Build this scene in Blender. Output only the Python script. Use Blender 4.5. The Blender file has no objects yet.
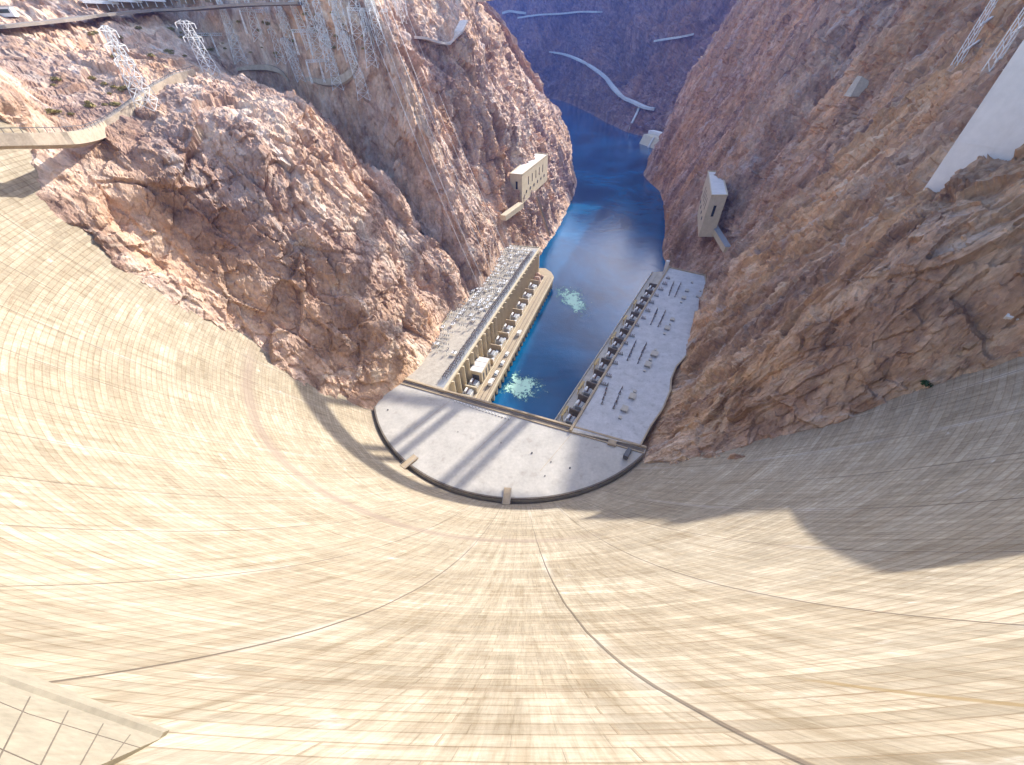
import bpy, bmesh, math, random
import numpy as np
from mathutils import Vector, Matrix
from mathutils.bvhtree import BVHTree
random.seed(7); rng = np.random.default_rng(7)
S = bpy.context.scene
COL = S.collection
R = math.radians

# ------------------------------------------------------------------ survey of the place
# metres; z = 0 is the river, the eye stands on the crest of the dam at z = 180 looking down river
EYE = np.array([0., 0., 180.])
FPX, CX, CY = 369.0, 512.0, 382.5
_n = np.array([13.0, 402.5, FPX]); _n /= np.linalg.norm(_n)
UPc = -_n
_f = np.array([0, 0, 1.0]); YVc = _f - UPc * np.dot(_f, UPc); YVc /= np.linalg.norm(YVc)
XVc = np.cross(YVc, UPc)
def ray(px, py):
    c = np.array([px - CX, py - CY, FPX])
    return np.array([c @ XVc, c @ YVc, c @ UPc])
def at_z(px, py, z):
    r = ray(px, py); return EYE + r * ((z - EYE[2]) / r[2])
def at_d(px, py, d):
    r = ray(px, py); return EYE + r * (d / math.hypot(r[0], r[1]))

SUN_AZ, SUN_EL = 40.5, 30.0
SUNV = Vector((math.sin(R(SUN_AZ)) * math.cos(R(SUN_EL)), math.cos(R(SUN_AZ)) * math.cos(R(SUN_EL)), math.sin(R(SUN_EL))))

# ------------------------------------------------------------------ scene graph helpers
def link(o, parent=None):
    COL.objects.link(o)
    if parent is not None: o.parent = parent
    return o
def tag(o, label=None, cat=None, group=None, kind=None):
    if label: o['label'] = label
    if cat: o['category'] = cat
    if group: o['group'] = group
    if kind: o['kind'] = kind
    return o
def empty(name, loc=(0, 0, 0), rz=0.0):
    o = bpy.data.objects.new(name, None); o.location = loc; o.rotation_euler = (0, 0, rz)
    return link(o)
def copy_tree(o, parent=None):
    c = o.copy(); COL.objects.link(c)
    if parent is not None: c.parent = parent
    for ch in list(o.children): copy_tree(ch, c)
    return c

class MB:
    """collects shapes for ONE mesh object"""
    def __init__(s): s.v = []; s.f = []
    def add(s, vs, fs):
        b = len(s.v); s.v += [tuple(map(float, p)) for p in vs]; s.f += [tuple(i + b for i in f) for f in fs]; return s
    def box(s, c, size, rz=0.0):
        cx, cy, cz = c; a, b, h = size[0] / 2, size[1] / 2, size[2] / 2; co, si = math.cos(rz), math.sin(rz)
        P = []
        for z in (-h, h):
            for x, y in ((-a, -b), (a, -b), (a, b), (-a, b)):
                P.append((cx + x * co - y * si, cy + x * si + y * co, cz + z))
        return s.add(P, [(3, 2, 1, 0), (4, 5, 6, 7), (0, 1, 5, 4), (1, 2, 6, 5), (2, 3, 7, 6), (3, 0, 4, 7)])
    def bar(s, p, q, w, h=None):
        p = Vector(p); q = Vector(q); d = q - p
        if d.length < 1e-6: return s
        d.normalize(); u = d.cross(Vector((0, 0, 1)))
        if u.length < 1e-3: u = Vector((1, 0, 0))
        u.normalize(); t = u.cross(d).normalized(); h = h or w; u = u * w / 2; t = t * h / 2
        P = [p - u - t, p + u - t, p + u + t, p - u + t, q - u - t, q + u - t, q + u + t, q - u + t]
        return s.add(P, [(0, 1, 2, 3), (7, 6, 5, 4), (1, 0, 4, 5), (2, 1, 5, 6), (3, 2, 6, 7), (0, 3, 7, 4)])
    def prism(s, poly, z0, z1):
        A = sum(poly[i][0] * poly[(i + 1) % len(poly)][1] - poly[(i + 1) % len(poly)][0] * poly[i][1] for i in range(len(poly)))
        if A < 0: poly = poly[::-1]
        n = len(poly); P = [(p[0], p[1], z0) for p in poly] + [(p[0], p[1], z1) for p in poly]
        F = [tuple(range(n - 1, -1, -1)), tuple(range(n, 2 * n))]
        F += [(i, (i + 1) % n, n + (i + 1) % n, n + i) for i in range(n)]
        return s.add(P, F)
    def cyl(s, p, r, h, n=10, r2=None):
        r2 = r if r2 is None else r2
        P = [(p[0] + r * math.cos(2 * math.pi * i / n), p[1] + r * math.sin(2 * math.pi * i / n), p[2]) for i in range(n)]
        P += [(p[0] + r2 * math.cos(2 * math.pi * i / n), p[1] + r2 * math.sin(2 * math.pi * i / n), p[2] + h) for i in range(n)]
        return s.add(P, [tuple(range(n - 1, -1, -1)), tuple(range(n, 2 * n))] + [(i, (i + 1) % n, n + (i + 1) % n, n + i) for i in range(n)])
    def ribbon(s, L, Rr, th=0.0):
        n = len(L); P = list(L) + list(Rr); F = [(i, i + 1, n + i + 1, n + i) for i in range(n - 1)]
        if th:
            P += [(p[0], p[1], p[2] - th) for p in L] + [(p[0], p[1], p[2] - th) for p in Rr]
            F += [(2*n + i + 1, 2*n + i, 3*n + i, 3*n + i + 1) for i in range(n - 1)]
            F += [(i + 1, i, 2*n + i, 2*n + i + 1) for i in range(n - 1)] + [(n + i, n + i + 1, 3*n + i + 1, 3*n + i) for i in range(n - 1)]
            F += [(0, n, 3*n, 2*n), (n - 1, 2*n + n - 1, 3*n + n - 1, n + n - 1)]
        return s.add(P, F)
    def build(s, name, mat, parent=None, smooth=False, bevel=0.0, recalc=True):
        me = bpy.data.meshes.new(name); me.from_pydata(s.v, [], s.f)
        if recalc:
            bm = bmesh.new(); bm.from_mesh(me); bmesh.ops.recalc_face_normals(bm, faces=bm.faces); bm.to_mesh(me); bm.free()
        me.materials.append(mat)
        o = bpy.data.objects.new(name, me); link(o, parent)
        if smooth: me.shade_smooth()
        if bevel:
            m = o.modifiers.new('b', 'BEVEL'); m.width = bevel; m.segments = 1; m.limit_method = 'ANGLE'
        return o

def grid_mesh(name, P, mat, uv=None, smooth=True, attr=None, flip=False):
    """P: (nr, nc, 3) array -> quad grid object"""
    nr, nc = P.shape[:2]
    me = bpy.data.meshes.new(name)
    V = P.reshape(-1, 3).astype(np.float32)
    i = np.arange(nr - 1)[:, None] * nc + np.arange(nc - 1)[None, :]
    Q = np.stack([i, i + 1, i + nc + 1, i + nc], -1).reshape(-1, 4)
    if flip: Q = Q[:, ::-1]
    me.vertices.add(len(V)); me.vertices.foreach_set('co', V.ravel())
    me.loops.add(Q.size); me.loops.foreach_set('vertex_index', Q.ravel().astype(np.int32))
    me.polygons.add(len(Q)); me.polygons.foreach_set('loop_start', (np.arange(len(Q)) * 4).astype(np.int32))
    me.polygons.foreach_set('loop_total', np.full(len(Q), 4, np.int32))
    me.polygons.foreach_set('use_smooth', np.full(len(Q), smooth))
    if uv is not None:
        L = me.uv_layers.new(name='UVMap'); L.data.foreach_set('uv', uv.reshape(-1, 2)[Q.ravel()].astype(np.float32).ravel())
    if attr is not None:
        for k, a in attr.items():
            A = me.attributes.new(k, 'FLOAT', 'POINT'); A.data.foreach_set('value', a.ravel().astype(np.float32))
    me.update(calc_edges=True); me.validate()
    me.materials.append(mat)
    return link(bpy.data.objects.new(name, me))

# ------------------------------------------------------------------ numpy noise
def _hash(ix, iy, iz, seed):
    h = (ix.astype(np.int64) * 374761393 + iy.astype(np.int64) * 668265263 + iz.astype(np.int64) * 2147483647 + seed * 974634777) & 0xFFFFFFFF
    h = ((h ^ (h >> 13)) * 1274126177) & 0xFFFFFFFF
    h = ((h ^ (h >> 16)) * 2246822519) & 0xFFFFFFFF
    return (h ^ (h >> 15)) & 0xFFFFFFFF
def vnoise(p, seed=0):
    i = np.floor(p).astype(np.int64); f = p - i; f = f * f * f * (f * (f * 6 - 15) + 10)
    out = 0
    for dx in (0, 1):
        wx = f[:, 0] if dx else 1 - f[:, 0]
        for dy in (0, 1):
            wy = f[:, 1] if dy else 1 - f[:, 1]
            for dz in (0, 1):
                wz = f[:, 2] if dz else 1 - f[:, 2]
                out = out + wx * wy * wz * (_hash(i[:, 0] + dx, i[:, 1] + dy, i[:, 2] + dz, seed) / 4294967295.0)
    return out * 2 - 1
def fbm(p, oct=4, seed=0, gain=0.5, ridged=False):
    o = 0; a = 1.0; t = 0
    for k in range(oct):
        n = vnoise(p * (2.03 ** k) + 13.7 * k, seed + k)
        if ridged: n = 1 - 2 * np.abs(n)
        o = o + a * n; t += a; a *= gain
    return o / t
def facets(p, seed=0, tilt=1.0):
    """cellular noise in which every cell carries its own random level and tilted plane: broken rock"""
    i = np.floor(p).astype(np.int64)
    best = np.full(len(p), 1e9); val = np.zeros(len(p)); edge = np.full(len(p), 1e9)
    for dx in (-1, 0, 1):
        for dy in (-1, 0, 1):
            for dz in (-1, 0, 1):
                c = i + np.array([dx, dy, dz])
                h = [_hash(c[:, 0], c[:, 1], c[:, 2], seed + 31 * k) / 4294967295.0 for k in range(7)]
                d = p - (c + np.stack(h[:3], 1)); dd = (d * d).sum(1)
                v = (h[3] * 2 - 1) * 0.5 + tilt * (d[:, 0] * (h[4] * 2 - 1) + d[:, 1] * (h[5] * 2 - 1) + d[:, 2] * (h[6] * 2 - 1))
                m = dd < best
                edge = np.where(m, best, np.minimum(edge, dd))
                val = np.where(m, v, val); best = np.where(m, dd, best)
    return val, np.sqrt(edge) - np.sqrt(best)

# ------------------------------------------------------------------ material helpers
class NT:
    def __init__(s, name):
        s.m = bpy.data.materials.new(name); s.m.use_nodes = True; s.t = s.m.node_tree; s.N = s.t.nodes; s.L = s.t.links
        s.p = s.N['Principled BSDF']; s.out = s.N['Material Output']
    def n(s, typ, **kw):
        x = s.N.new(typ)
        for k, v in kw.items():
            if k in x.inputs: x.inputs[k].default_value = v
            else: setattr(x, k, v)
        return x
    def link(s, a, b): s.L.new(a, b)
    def val(s, sock, v):
        if hasattr(v, 'is_output'): s.link(v, sock)
        else: sock.default_value = v
    def math(s, op, a, b=0.0, clamp=False):
        x = s.n('ShaderNodeMath', operation=op, use_clamp=clamp); s.val(x.inputs[0], a); s.val(x.inputs[1], b); return x.outputs[0]
    def mix(s, fac, a, b, blend='MIX'):
        x = s.n('ShaderNodeMix', data_type='RGBA', blend_type=blend)
        for sock, v in ((x.inputs[0], fac), (x.inputs[6], a), (x.inputs[7], b)):
            if isinstance(v, tuple) and len(v) == 3: v = (*v, 1)
            s.val(sock, v)
        return x.outputs[2]
    def ramp(s, fac, stops, mode='LINEAR'):
        x = s.n('ShaderNodeValToRGB'); x.color_ramp.interpolation = mode
        e = x.color_ramp.elements
        while len(e) < len(stops): e.new(0.5)
        for i, (p, c) in enumerate(stops):
            e[i].position = p; e[i].color = (*c, 1) if isinstance(c, tuple) else (c, c, c, 1)
        s.link(fac, x.inputs[0]); return x.outputs[0]
    def coord(s, scale=(1, 1, 1), src='Object', loc=(0, 0, 0), rot=(0, 0, 0)):
        c = s.n('ShaderNodeTexCoord'); m = s.n('ShaderNodeMapping'); m.inputs['Scale'].default_value = scale
        m.inputs['Location'].default_value = loc; m.inputs['Rotation'].default_value = rot
        s.link(c.outputs[src], m.inputs[0]); return m.outputs[0]
    def noise(s, vec, scale, detail=4.0, rough=0.55, dist=0.0):
        x = s.n('ShaderNodeTexNoise', Scale=scale, Detail=detail, Roughness=rough, Distortion=dist); s.link(vec, x.inputs['Vector']); return x.outputs['Fac']
    def bump(s, h, strength=0.4, dist=0.3, prev=None):
        b = s.n('ShaderNodeBump', Strength=strength, Distance=dist); s.link(h, b.inputs['Height'])
        if prev is not None: s.link(prev, b.inputs['Normal'])
        return b.outputs[0]
    def finish(s, color=None, rough=0.9, normal=None, spec=0.2):
        if color is not None:
            if isinstance(color, tuple): color = (*color, 1) if len(color) == 3 else color
            s.val(s.p.inputs['Base Color'], color)
        s.val(s.p.inputs['Roughness'], rough); s.p.inputs['Specular IOR Level'].default_value = spec
        if normal is not None: s.link(normal, s.p.inputs['Normal'])
        return s.m

def rock_material(name, pal, stretch=0.5, grain=1.0, streak=(0.6, 0.55, 0.5), streak_amt=0.5, along=(1, 0), out=(0, 1), far=None):
    """pal: dark, mid, light, rust colours of the weathered rock"""
    t = NT(name)
    v = t.coord((1, 1, stretch)); w = t.coord((1, 1, 1))
    big = t.noise(v, 0.016, 5, 0.6, 0.4); med = t.noise(v, 0.075, 6, 0.65, 0.8); fine = t.noise(w, 0.5, 6, 0.7)
    a = t.ramp(med, [(0.30, pal[0]), (0.48, pal[1]), (0.70, pal[2])])
    b = t.mix(t.ramp(big, [(0.45, 0.0), (0.62, 1.0)]), a, t.mix(0.6, a, pal[3]))
    vo = t.n('ShaderNodeTexVoronoi', Scale=0.16 * grain, feature='F1'); t.link(v, vo.inputs['Vector'])
    hs = t.n('ShaderNodeSeparateColor'); t.link(vo.outputs['Color'], hs.inputs[0])
    c = t.mix(0.35, b, t.mix(1.0, b, t.ramp(hs.outputs[0], [(0.0, 0.55), (1.0, 1.45)]), 'MULTIPLY'))
    pn = t.noise(t.coord((1, 1, .7), loc=(31, 7, 3)), 0.034, 7, 0.68, 1.2)
    c = t.mix(t.math('MULTIPLY', t.ramp(pn, [(0.55, 0.0), (0.66, 1.0)]), 0.65), c, tuple(min(.8, x * 1.18) for x in pal[2]))
    c = t.mix(t.math('MULTIPLY', t.ramp(pn, [(0.34, 1.0), (0.44, 0.0)]), 0.65), c, (pal[0][0] * .95, pal[0][1] * .95, pal[0][2] * 1.1))
    # pale mineral streaks that run down the fall line
    oc = t.n('ShaderNodeTexCoord').outputs['Object']; cmb = t.n('ShaderNodeCombineXYZ')
    for k, d in ((0, (along[0], along[1], 0.0)), (1, (out[0] * .17, out[1] * .17, 0.0)), (2, (0.0, 0.0, 0.13))):
        dt = t.n('ShaderNodeVectorMath', operation='DOT_PRODUCT'); t.link(oc, dt.inputs[0]); dt.inputs[1].default_value = d; t.link(dt.outputs['Value'], cmb.inputs[k])
    sv = cmb.outputs[0]
    st = t.noise(sv, 0.10, 7, 0.66, 0.5); sg = t.noise(sv, 0.035, 4, 0.6, 0.3)
    c = t.mix(1.0, c, t.ramp(sg, [(0.32, (0.66, 0.64, 0.68)), (0.5, (1, 1, 1)), (0.68, (1.22, 1.18, 1.12))]), 'MULTIPLY')
    c = t.mix(t.math('MULTIPLY', t.ramp(st, [(0.57, 0.0), (0.66, 1.0)]), streak_amt), c, streak)
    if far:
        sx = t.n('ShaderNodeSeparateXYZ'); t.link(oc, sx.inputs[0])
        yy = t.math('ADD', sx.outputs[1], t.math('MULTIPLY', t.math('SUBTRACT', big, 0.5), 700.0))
        far_shade = t.math('DIVIDE', t.math('SUBTRACT', yy, far[0]), far[1] - far[0], True)
        c = t.mix(far_shade, c, t.mix(1.0, c, far[2], 'MULTIPLY'))  # far hills darkened with distance: their shade put into the rock colour
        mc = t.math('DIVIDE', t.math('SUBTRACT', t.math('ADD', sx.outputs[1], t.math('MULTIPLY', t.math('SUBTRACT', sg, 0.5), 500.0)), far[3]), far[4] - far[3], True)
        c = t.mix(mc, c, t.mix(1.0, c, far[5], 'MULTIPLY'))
    c = t.mix(1.0, c, t.ramp(fine, [(0.25, 0.72), (0.75, 1.25)]), 'MULTIPLY')
    # thin dark desert varnish
    c = t.mix(t.math('MULTIPLY', t.ramp(t.noise(sv, 0.19, 4, 0.6, 1.0), [(0.62, 0.0), (0.74, 1.0)]), 0.5), c, tuple(0.5 * x for x in pal[0]))
    h = t.math('ADD', t.math('MULTIPLY', t.noise(v, 0.22 * grain, 8, 0.68), 2.2), t.math('MULTIPLY', t.noise(w, 1.1 * grain, 6, 0.7), 0.6))
    vb = t.n('ShaderNodeTexVoronoi', Scale=0.33 * grain, feature='F1'); t.link(v, vb.inputs['Vector'])
    h = t.math('ADD', h, t.math('MULTIPLY', vb.outputs['Distance'], 0.9))
    return t.finish(c, 0.95, t.bump(h, 0.75, 1.3), 0.12)

def concrete_material(name, col, var=0.12, scale=0.3, stain=(0.25, 0.2, 0.15), stain_amt=0.3, bump=0.15, rough=0.9):
    t = NT(name); v = t.coord()
    a = t.noise(v, scale, 6, 0.65); b = t.noise(v, scale * 6, 4, 0.6); s = t.noise(t.coord((1, 1, 0.15)), scale * 1.7, 5, 0.6)
    c = t.mix(1.0, (*col, 1), t.ramp(a, [(0.3, 1 - var * 1.5), (0.7, 1 + var)]), 'MULTIPLY')
    c = t.mix(1.0, c, t.ramp(b, [(0.3, 1 - var), (0.7, 1 + var * 0.6)]), 'MULTIPLY')
    c = t.mix(t.math('MULTIPLY', t.ramp(s, [(0.55, 0.0), (0.72, 1.0)]), stain_amt), c, (*stain, 1))
    return t.finish(c, rough, t.bump(b, bump, 0.1), 0.25)
def metal_material(name, col, rough=0.5, var=0.15, metallic=0.0):
    t = NT(name); v = t.coord(); a = t.noise(v, 1.3, 4)
    c = t.mix(1.0, (*col, 1), t.ramp(a, [(0.3, 1 - var), (0.7, 1 + var)]), 'MULTIPLY')
    t.p.inputs['Metallic'].default_value = metallic
    return t.finish(c, rough, None, 0.4)

M = {}
M['rock_left'] = rock_material('sunlit_rock', [(0.27, 0.165, 0.115), (0.57, 0.40, 0.30), (0.74, 0.59, 0.47), (0.63, 0.39, 0.22)], 0.5, 1.0, (0.74, 0.67, 0.60), 0.5, (.317, .948), (-.948, .317))
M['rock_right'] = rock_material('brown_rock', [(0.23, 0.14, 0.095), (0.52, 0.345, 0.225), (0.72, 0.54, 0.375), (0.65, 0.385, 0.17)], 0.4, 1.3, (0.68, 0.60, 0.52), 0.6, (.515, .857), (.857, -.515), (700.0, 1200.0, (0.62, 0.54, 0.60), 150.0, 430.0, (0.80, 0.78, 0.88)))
M['concrete'] = concrete_material('pale_concrete', (0.50, 0.45, 0.37))
M['cream'] = concrete_material('cream_concrete', (0.58, 0.49, 0.34), 0.08, 0.25, (0.3, 0.22, 0.13), 0.25)
M['apron'] = concrete_material('apron_concrete', (0.46, 0.43, 0.38), 0.09, 0.12, (0.25, 0.21, 0.17), 0.35)
M['roof_left'] = concrete_material('gravel_roof', (0.45, 0.40, 0.325), 0.14, 0.5, (0.2, 0.18, 0.15), 0.3)
M['roof_right'] = concrete_material('grey_roof', (0.50, 0.49, 0.48), 0.1, 0.22, (0.2, 0.18, 0.17), 0.35)
M['tan'] = concrete_material('tan_concrete', (0.42, 0.33, 0.22), 0.1, 0.4)
M['dark_concrete'] = concrete_material('dark_concrete', (0.17, 0.14, 0.11), 0.15, 0.4)
M['path_concrete'] = concrete_material('path_concrete', (0.47, 0.385, 0.29), 0.16, 0.35, (0.26, 0.19, 0.13), 0.45)
M['tower_panel'] = concrete_material('tower_panel', (0.34, 0.30, 0.225), 0.12, 0.9, (0.22, 0.17, 0.11), 0.35)
M['white_concrete'] = concrete_material('white_concrete', (0.66, 0.63, 0.59), 0.05, 0.1, (0.4, 0.36, 0.32), 0.2)
M['steel'] = metal_material('galvanised_steel', (0.74, 0.74, 0.72), 0.5)
M['dark_steel'] = metal_material('dark_steel', (0.10, 0.10, 0.105), 0.6)
M['grey_steel'] = metal_material('grey_paint', (0.30, 0.31, 0.32), 0.55)
M['white_paint'] = metal_material('white_paint', (0.78, 0.77, 0.74), 0.5, 0.06)
M['porcelain'] = metal_material('brown_porcelain', (0.16, 0.08, 0.05), 0.35)
M['glass'] = metal_material('dark_glass', (0.03, 0.035, 0.04), 0.15)
M['yellow'] = metal_material('ochre_paint', (0.48, 0.34, 0.13), 0.6)
M['asphalt'] = concrete_material('asphalt', (0.30, 0.26, 0.22), 0.1, 0.4)
M['gravel'] = concrete_material('road_gravel', (0.62, 0.56, 0.50), 0.1, 0.4)
M['tyre'] = metal_material('tyre_rubber', (0.02, 0.02, 0.02), 0.8)
M['road_far'] = concrete_material('pale_track', (0.55, 0.52, 0.48), 0.1, 0.1)

# ------------------------------------------------------------------ the dam
DC = np.array([5.16, 176.6])
def dam_R(z):
    d = np.clip(180 - np.asarray(z, float), 0, None); return 178.0 - 0.0459 * d ** 1.5
def dam_pt(th_deg, z, out=0.0):
    r = dam_R(z) - out; a = R(th_deg); return np.array([DC[0] + r * math.sin(a), DC[1] - r * math.cos(a), z])
def on_dam(px, py):
    r = ray(px, py); r = r / np.linalg.norm(r); t = np.linspace(3, 900, 30000); P = EYE + t[:, None] * r
    ok = np.hypot(P[:, 0] - DC[0], P[:, 1] - DC[1]) > dam_R(P[:, 2]); return P[np.argmax(ok)]

def dam_material():
    t = NT('dam_concrete')
    uvn = t.n('ShaderNodeUVMap'); uvn.uv_map = 'UVMap'
    sep = t.n('ShaderNodeSeparateXYZ'); t.link(uvn.outputs[0], sep.inputs[0]); u, v = sep.outputs[0], sep.outputs[1]
    def uvmap(su, sv, ou=0.0, ov=0.0):
        m = t.n('ShaderNodeMapping'); m.inputs['Scale'].default_value = (su, sv, 1); m.inputs['Location'].default_value = (ou, ov, 0)
        t.link(uvn.outputs[0], m.inputs[0]); return m.outputs[0]
    def band(x, c, w, soft):        # 1 inside |x-c|<w
        d = t.math('ABSOLUTE', t.math('SUBTRACT', x, c))
        return t.math('SUBTRACT', 1.0, t.math('DIVIDE', t.math('SUBTRACT', d, w), soft, True), True)
    base = (0.375, 0.340, 0.272)
    big = t.noise(uvmap(0.02, 0.02), 1.0, 5, 0.6)
    c = t.mix(1.0, base, t.ramp(big, [(0.3, (0.86, 0.84, 0.80)), (0.7, (1.12, 1.10, 1.06))]), 'MULTIPLY')
    # poured blocks: one tone per lift and form panel
    def brick(w, h, off, m, ox=0.0):
        b = t.n('ShaderNodeTexBrick', offset=off, squash=1.0); b.inputs['Scale'].default_value = 1.0
        b.inputs['Brick Width'].default_value = w; b.inputs['Row Height'].default_value = h; b.inputs['Mortar Size'].default_value = m
        b.inputs['Mortar Smooth'].default_value = 0.3; b.inputs['Bias'].default_value = 0.0
        b.inputs['Color1'].default_value = (0, 0, 0, 1); b.inputs['Color2'].default_value = (1, 1, 1, 1); b.inputs['Mortar'].default_value = (0.5, 0.5, 0.5, 1)
        t.link(uvmap(1, 1, ox, 0), b.inputs['Vector']); return b
    b1 = brick(7.3, 1.2, 0.37, 0.05); b2 = brick(22.0, 9.0, 0.0, 0.0, 0.4); b3 = brick(2.4, 1.2, 0.5, 0.04, 0.7)
    c = t.mix(1.0, c, t.ramp(b1.outputs['Color'], [(0.0, 0.90), (1.0, 1.09)]), 'MULTIPLY')
    c = t.mix(1.0, c, t.ramp(b2.outputs['Color'], [(0.0, (0.90, 0.88, 0.85)), (1.0, (1.06, 1.06, 1.06))]), 'MULTIPLY')
    c = t.mix(1.0, c, t.ramp(b3.outputs['Color'], [(0.0, 0.95), (1.0, 1.05)]), 'MULTIPLY')
    saw = t.math('FRACT', t.math('DIVIDE', t.math('ADD', v, t.math('MULTIPLY', t.noise(uvmap(0.06, 0.02, 6, 1), 1.0, 3), 0.15)), 1.2))
    sv = t.math('MULTIPLY', t.ramp(saw, [(0.0, 1.0), (0.35, 0.25), (0.75, 0.0), (0.93, 0.15), (1.0, 1.0)]), t.ramp(t.noise(uvmap(0.05, 0.05, 2, 9), 1.0, 4, .6), [(0.35, 0.25), (0.65, 1.0)]))
    c = t.mix(t.math('MULTIPLY', sv, 0.42), c, (0.25, 0.19, 0.12))  # darker foot of each lift: shading of its bulge put into colour
    c = t.mix(t.math('MULTIPLY', b1.outputs['Fac'], 0.6), c, (0.27, 0.21, 0.14))
    c = t.mix(t.math('MULTIPLY', b3.outputs['Fac'], 0.14), c, (0.27, 0.21, 0.14))
    b4 = brick(1.2, 0.4, 0.5, 0.025, 0.2); b5 = brick(14.6, 1.2, 0.5, 0.0, 5.0)
    c = t.mix(t.math('MULTIPLY', b4.outputs['Fac'], 0.08), c, (0.25, 0.19, 0.125))
    c = t.mix(1.0, c, t.ramp(b4.outputs['Color'], [(0.0, 0.95), (1.0, 1.05)]), 'MULTIPLY')
    c = t.mix(1.0, c, t.ramp(b5.outputs['Color'], [(0.0, (0.90, 0.875, 0.84)), (1.0, (1.05, 1.05, 1.05))]), 'MULTIPLY')
    grit = t.noise(uvmap(1.6, 1.6, 3, 8), 1.0, 8, 0.75)
    c = t.mix(1.0, c, t.ramp(grit, [(0.3, (0.86, 0.84, 0.81)), (0.55, (1, 1, 1)), (0.75, (1.12, 1.12, 1.12))]), 'MULTIPLY')
    # run-off streaks down the face, and dusty streaks along the lifts
    s1 = t.noise(uvmap(0.7, 0.045), 1.0, 7, 0.7); s2 = t.noise(uvmap(0.11, 1.6), 1.0, 6, 0.7); s3 = t.noise(uvmap(2.4, 0.10, 5, 3), 1.0, 4, 0.6)
    c = t.mix(1.0, c, t.ramp(s1, [(0.30, (0.72, 0.67, 0.60)), (0.5, (1, 1, 1)), (0.70, (1.22, 1.22, 1.22))]), 'MULTIPLY')
    c = t.mix(1.0, c, t.ramp(s2, [(0.26, (0.89, 0.86, 0.82)), (0.46, (1, 1, 1)), (0.74, (1.08, 1.08, 1.08))]), 'MULTIPLY')
    c = t.mix(1.0, c, t.ramp(s3, [(0.3, 0.90), (0.7, 1.08)]), 'MULTIPLY')
    s4 = t.noise(uvmap(7.0, 0.30, 1, 6), 1.0, 5, 0.65); s5 = t.noise(uvmap(0.45, 6.0, 8, 3), 1.0, 5, 0.7)
    c = t.mix(1.0, c, t.ramp(s4, [(0.28, (0.80, 0.76, 0.70)), (0.5, (1, 1, 1)), (0.7, (1.12, 1.12, 1.12))]), 'MULTIPLY')
    c = t.mix(1.0, c, t.ramp(s5, [(0.28, (0.82, 0.78, 0.72)), (0.48, (1, 1, 1)), (0.72, (1.10, 1.10, 1.10))]), 'MULTIPLY')
    blot2 = t.noise(uvmap(0.06, 1.3, 4, 1), 1.0, 5, 0.65, 0.2)
    c = t.mix(t.math('MULTIPLY', t.ramp(blot2, [(0.60, 0.0), (0.68, 1.0)]), 0.6), c, (0.20, 0.13, 0.075))
    blot = t.noise(uvmap(0.05, 0.30, 9, 2), 1.0, 6, 0.7, 0.4)
    c = t.mix(t.math('MULTIPLY', t.ramp(blot, [(0.63, 0.0), (0.72, 1.0)]), 0.40), c, (0.24, 0.16, 0.10))
    wht = t.noise(uvmap(0.12, 0.22, 2, 7), 1.0, 6, 0.7, 0.2)
    c = t.mix(t.math('MULTIPLY', t.ramp(wht, [(0.63, 0.0), (0.74, 1.0)]), 0.55), c, (0.70, 0.67, 0.60))
    # radial contraction joints, every 22 m of arc at the crest, lime washed out beside some of them
    wob = t.math('MULTIPLY', t.math('SUBTRACT', t.noise(uvmap(0.0, 0.12), 1.0, 3), 0.5), 0.35)
    ju = t.math('ADD', t.math('SUBTRACT', u, 0.4), wob)
    jm = t.math('PINGPONG', ju, 11.0)                        # 0 on the joint
    jd = t.math('SUBTRACT', 1.0, t.math('DIVIDE', t.math('SUBTRACT', jm, 0.07), 0.10, True), True)
    lime = t.math('MULTIPLY', t.math('SUBTRACT', 1.0, t.math('DIVIDE', jm, 1.3, True), True), t.ramp(t.noise(uvmap(0.05, 0.035, 4, 4), 1.0, 4), [(0.50, 0.0), (0.60, 1.0)]))
    c = t.mix(t.math('MULTIPLY', lime, 0.30), c, (0.72, 0.68, 0.60))
    jshow = t.ramp(t.noise(uvmap(0.03, 0.012, 1, 1), 1.0, 2), [(0.35, 0.6), (0.6, 0.95)])
    c = t.mix(t.math('MULTIPLY', jd, jshow), c, (0.13, 0.10, 0.075))
    # the old damp line that circles the face, and the tan patch strip on one lift
    wv = t.math('ADD', v, t.math('MULTIPLY', t.math('SUBTRACT', t.noise(uvmap(0.02, 0.0, 3, 0), 1.0, 3), 0.5), 6.0))
    ring = t.math('MULTIPLY', band(wv, 78.0, 0.8, 2.2), t.math('MULTIPLY', band(u, -105.0, 105.0, 30.0), 0.6))
    c = t.mix(ring, c, (0.25, 0.19, 0.15))
    su_ = t.math('SUBTRACT', u, t.math('MULTIPLY', t.math('SUBTRACT', v, 160.9), 0.40))
    strip = t.math('MULTIPLY', band(su_, 6.8, 0.22, 0.10), band(v, 166.0, 4.6, 1.5))
    c = t.mix(t.math('MULTIPLY', strip, 0.8), c, (0.25, 0.18, 0.09))
    edge = t.math('SUBTRACT', 1.0, t.math('DIVIDE', t.math('SUBTRACT', v, 26.0), 10.0, True), True)
    c = t.mix(t.math('MULTIPLY', edge, 0.35), c, (0.24, 0.19, 0.14))
    h = t.math('ADD', t.math('MULTIPLY', b1.outputs['Fac'], -0.6), t.math('MULTIPLY', jd, -1.5))
    h = t.math('ADD', h, t.math('MULTIPLY', b1.outputs['Color'], 0.35))
    h = t.math('ADD', h, t.math('ADD', t.math('MULTIPLY', t.noise(uvmap(0.7, 0.7), 1.0, 6, 0.7), 0.5), t.math('MULTIPLY', b3.outputs['Fac'], -0.3)))
    return t.finish(c, 0.92, t.bump(h, 0.55, 0.14), 0.15)

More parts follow.
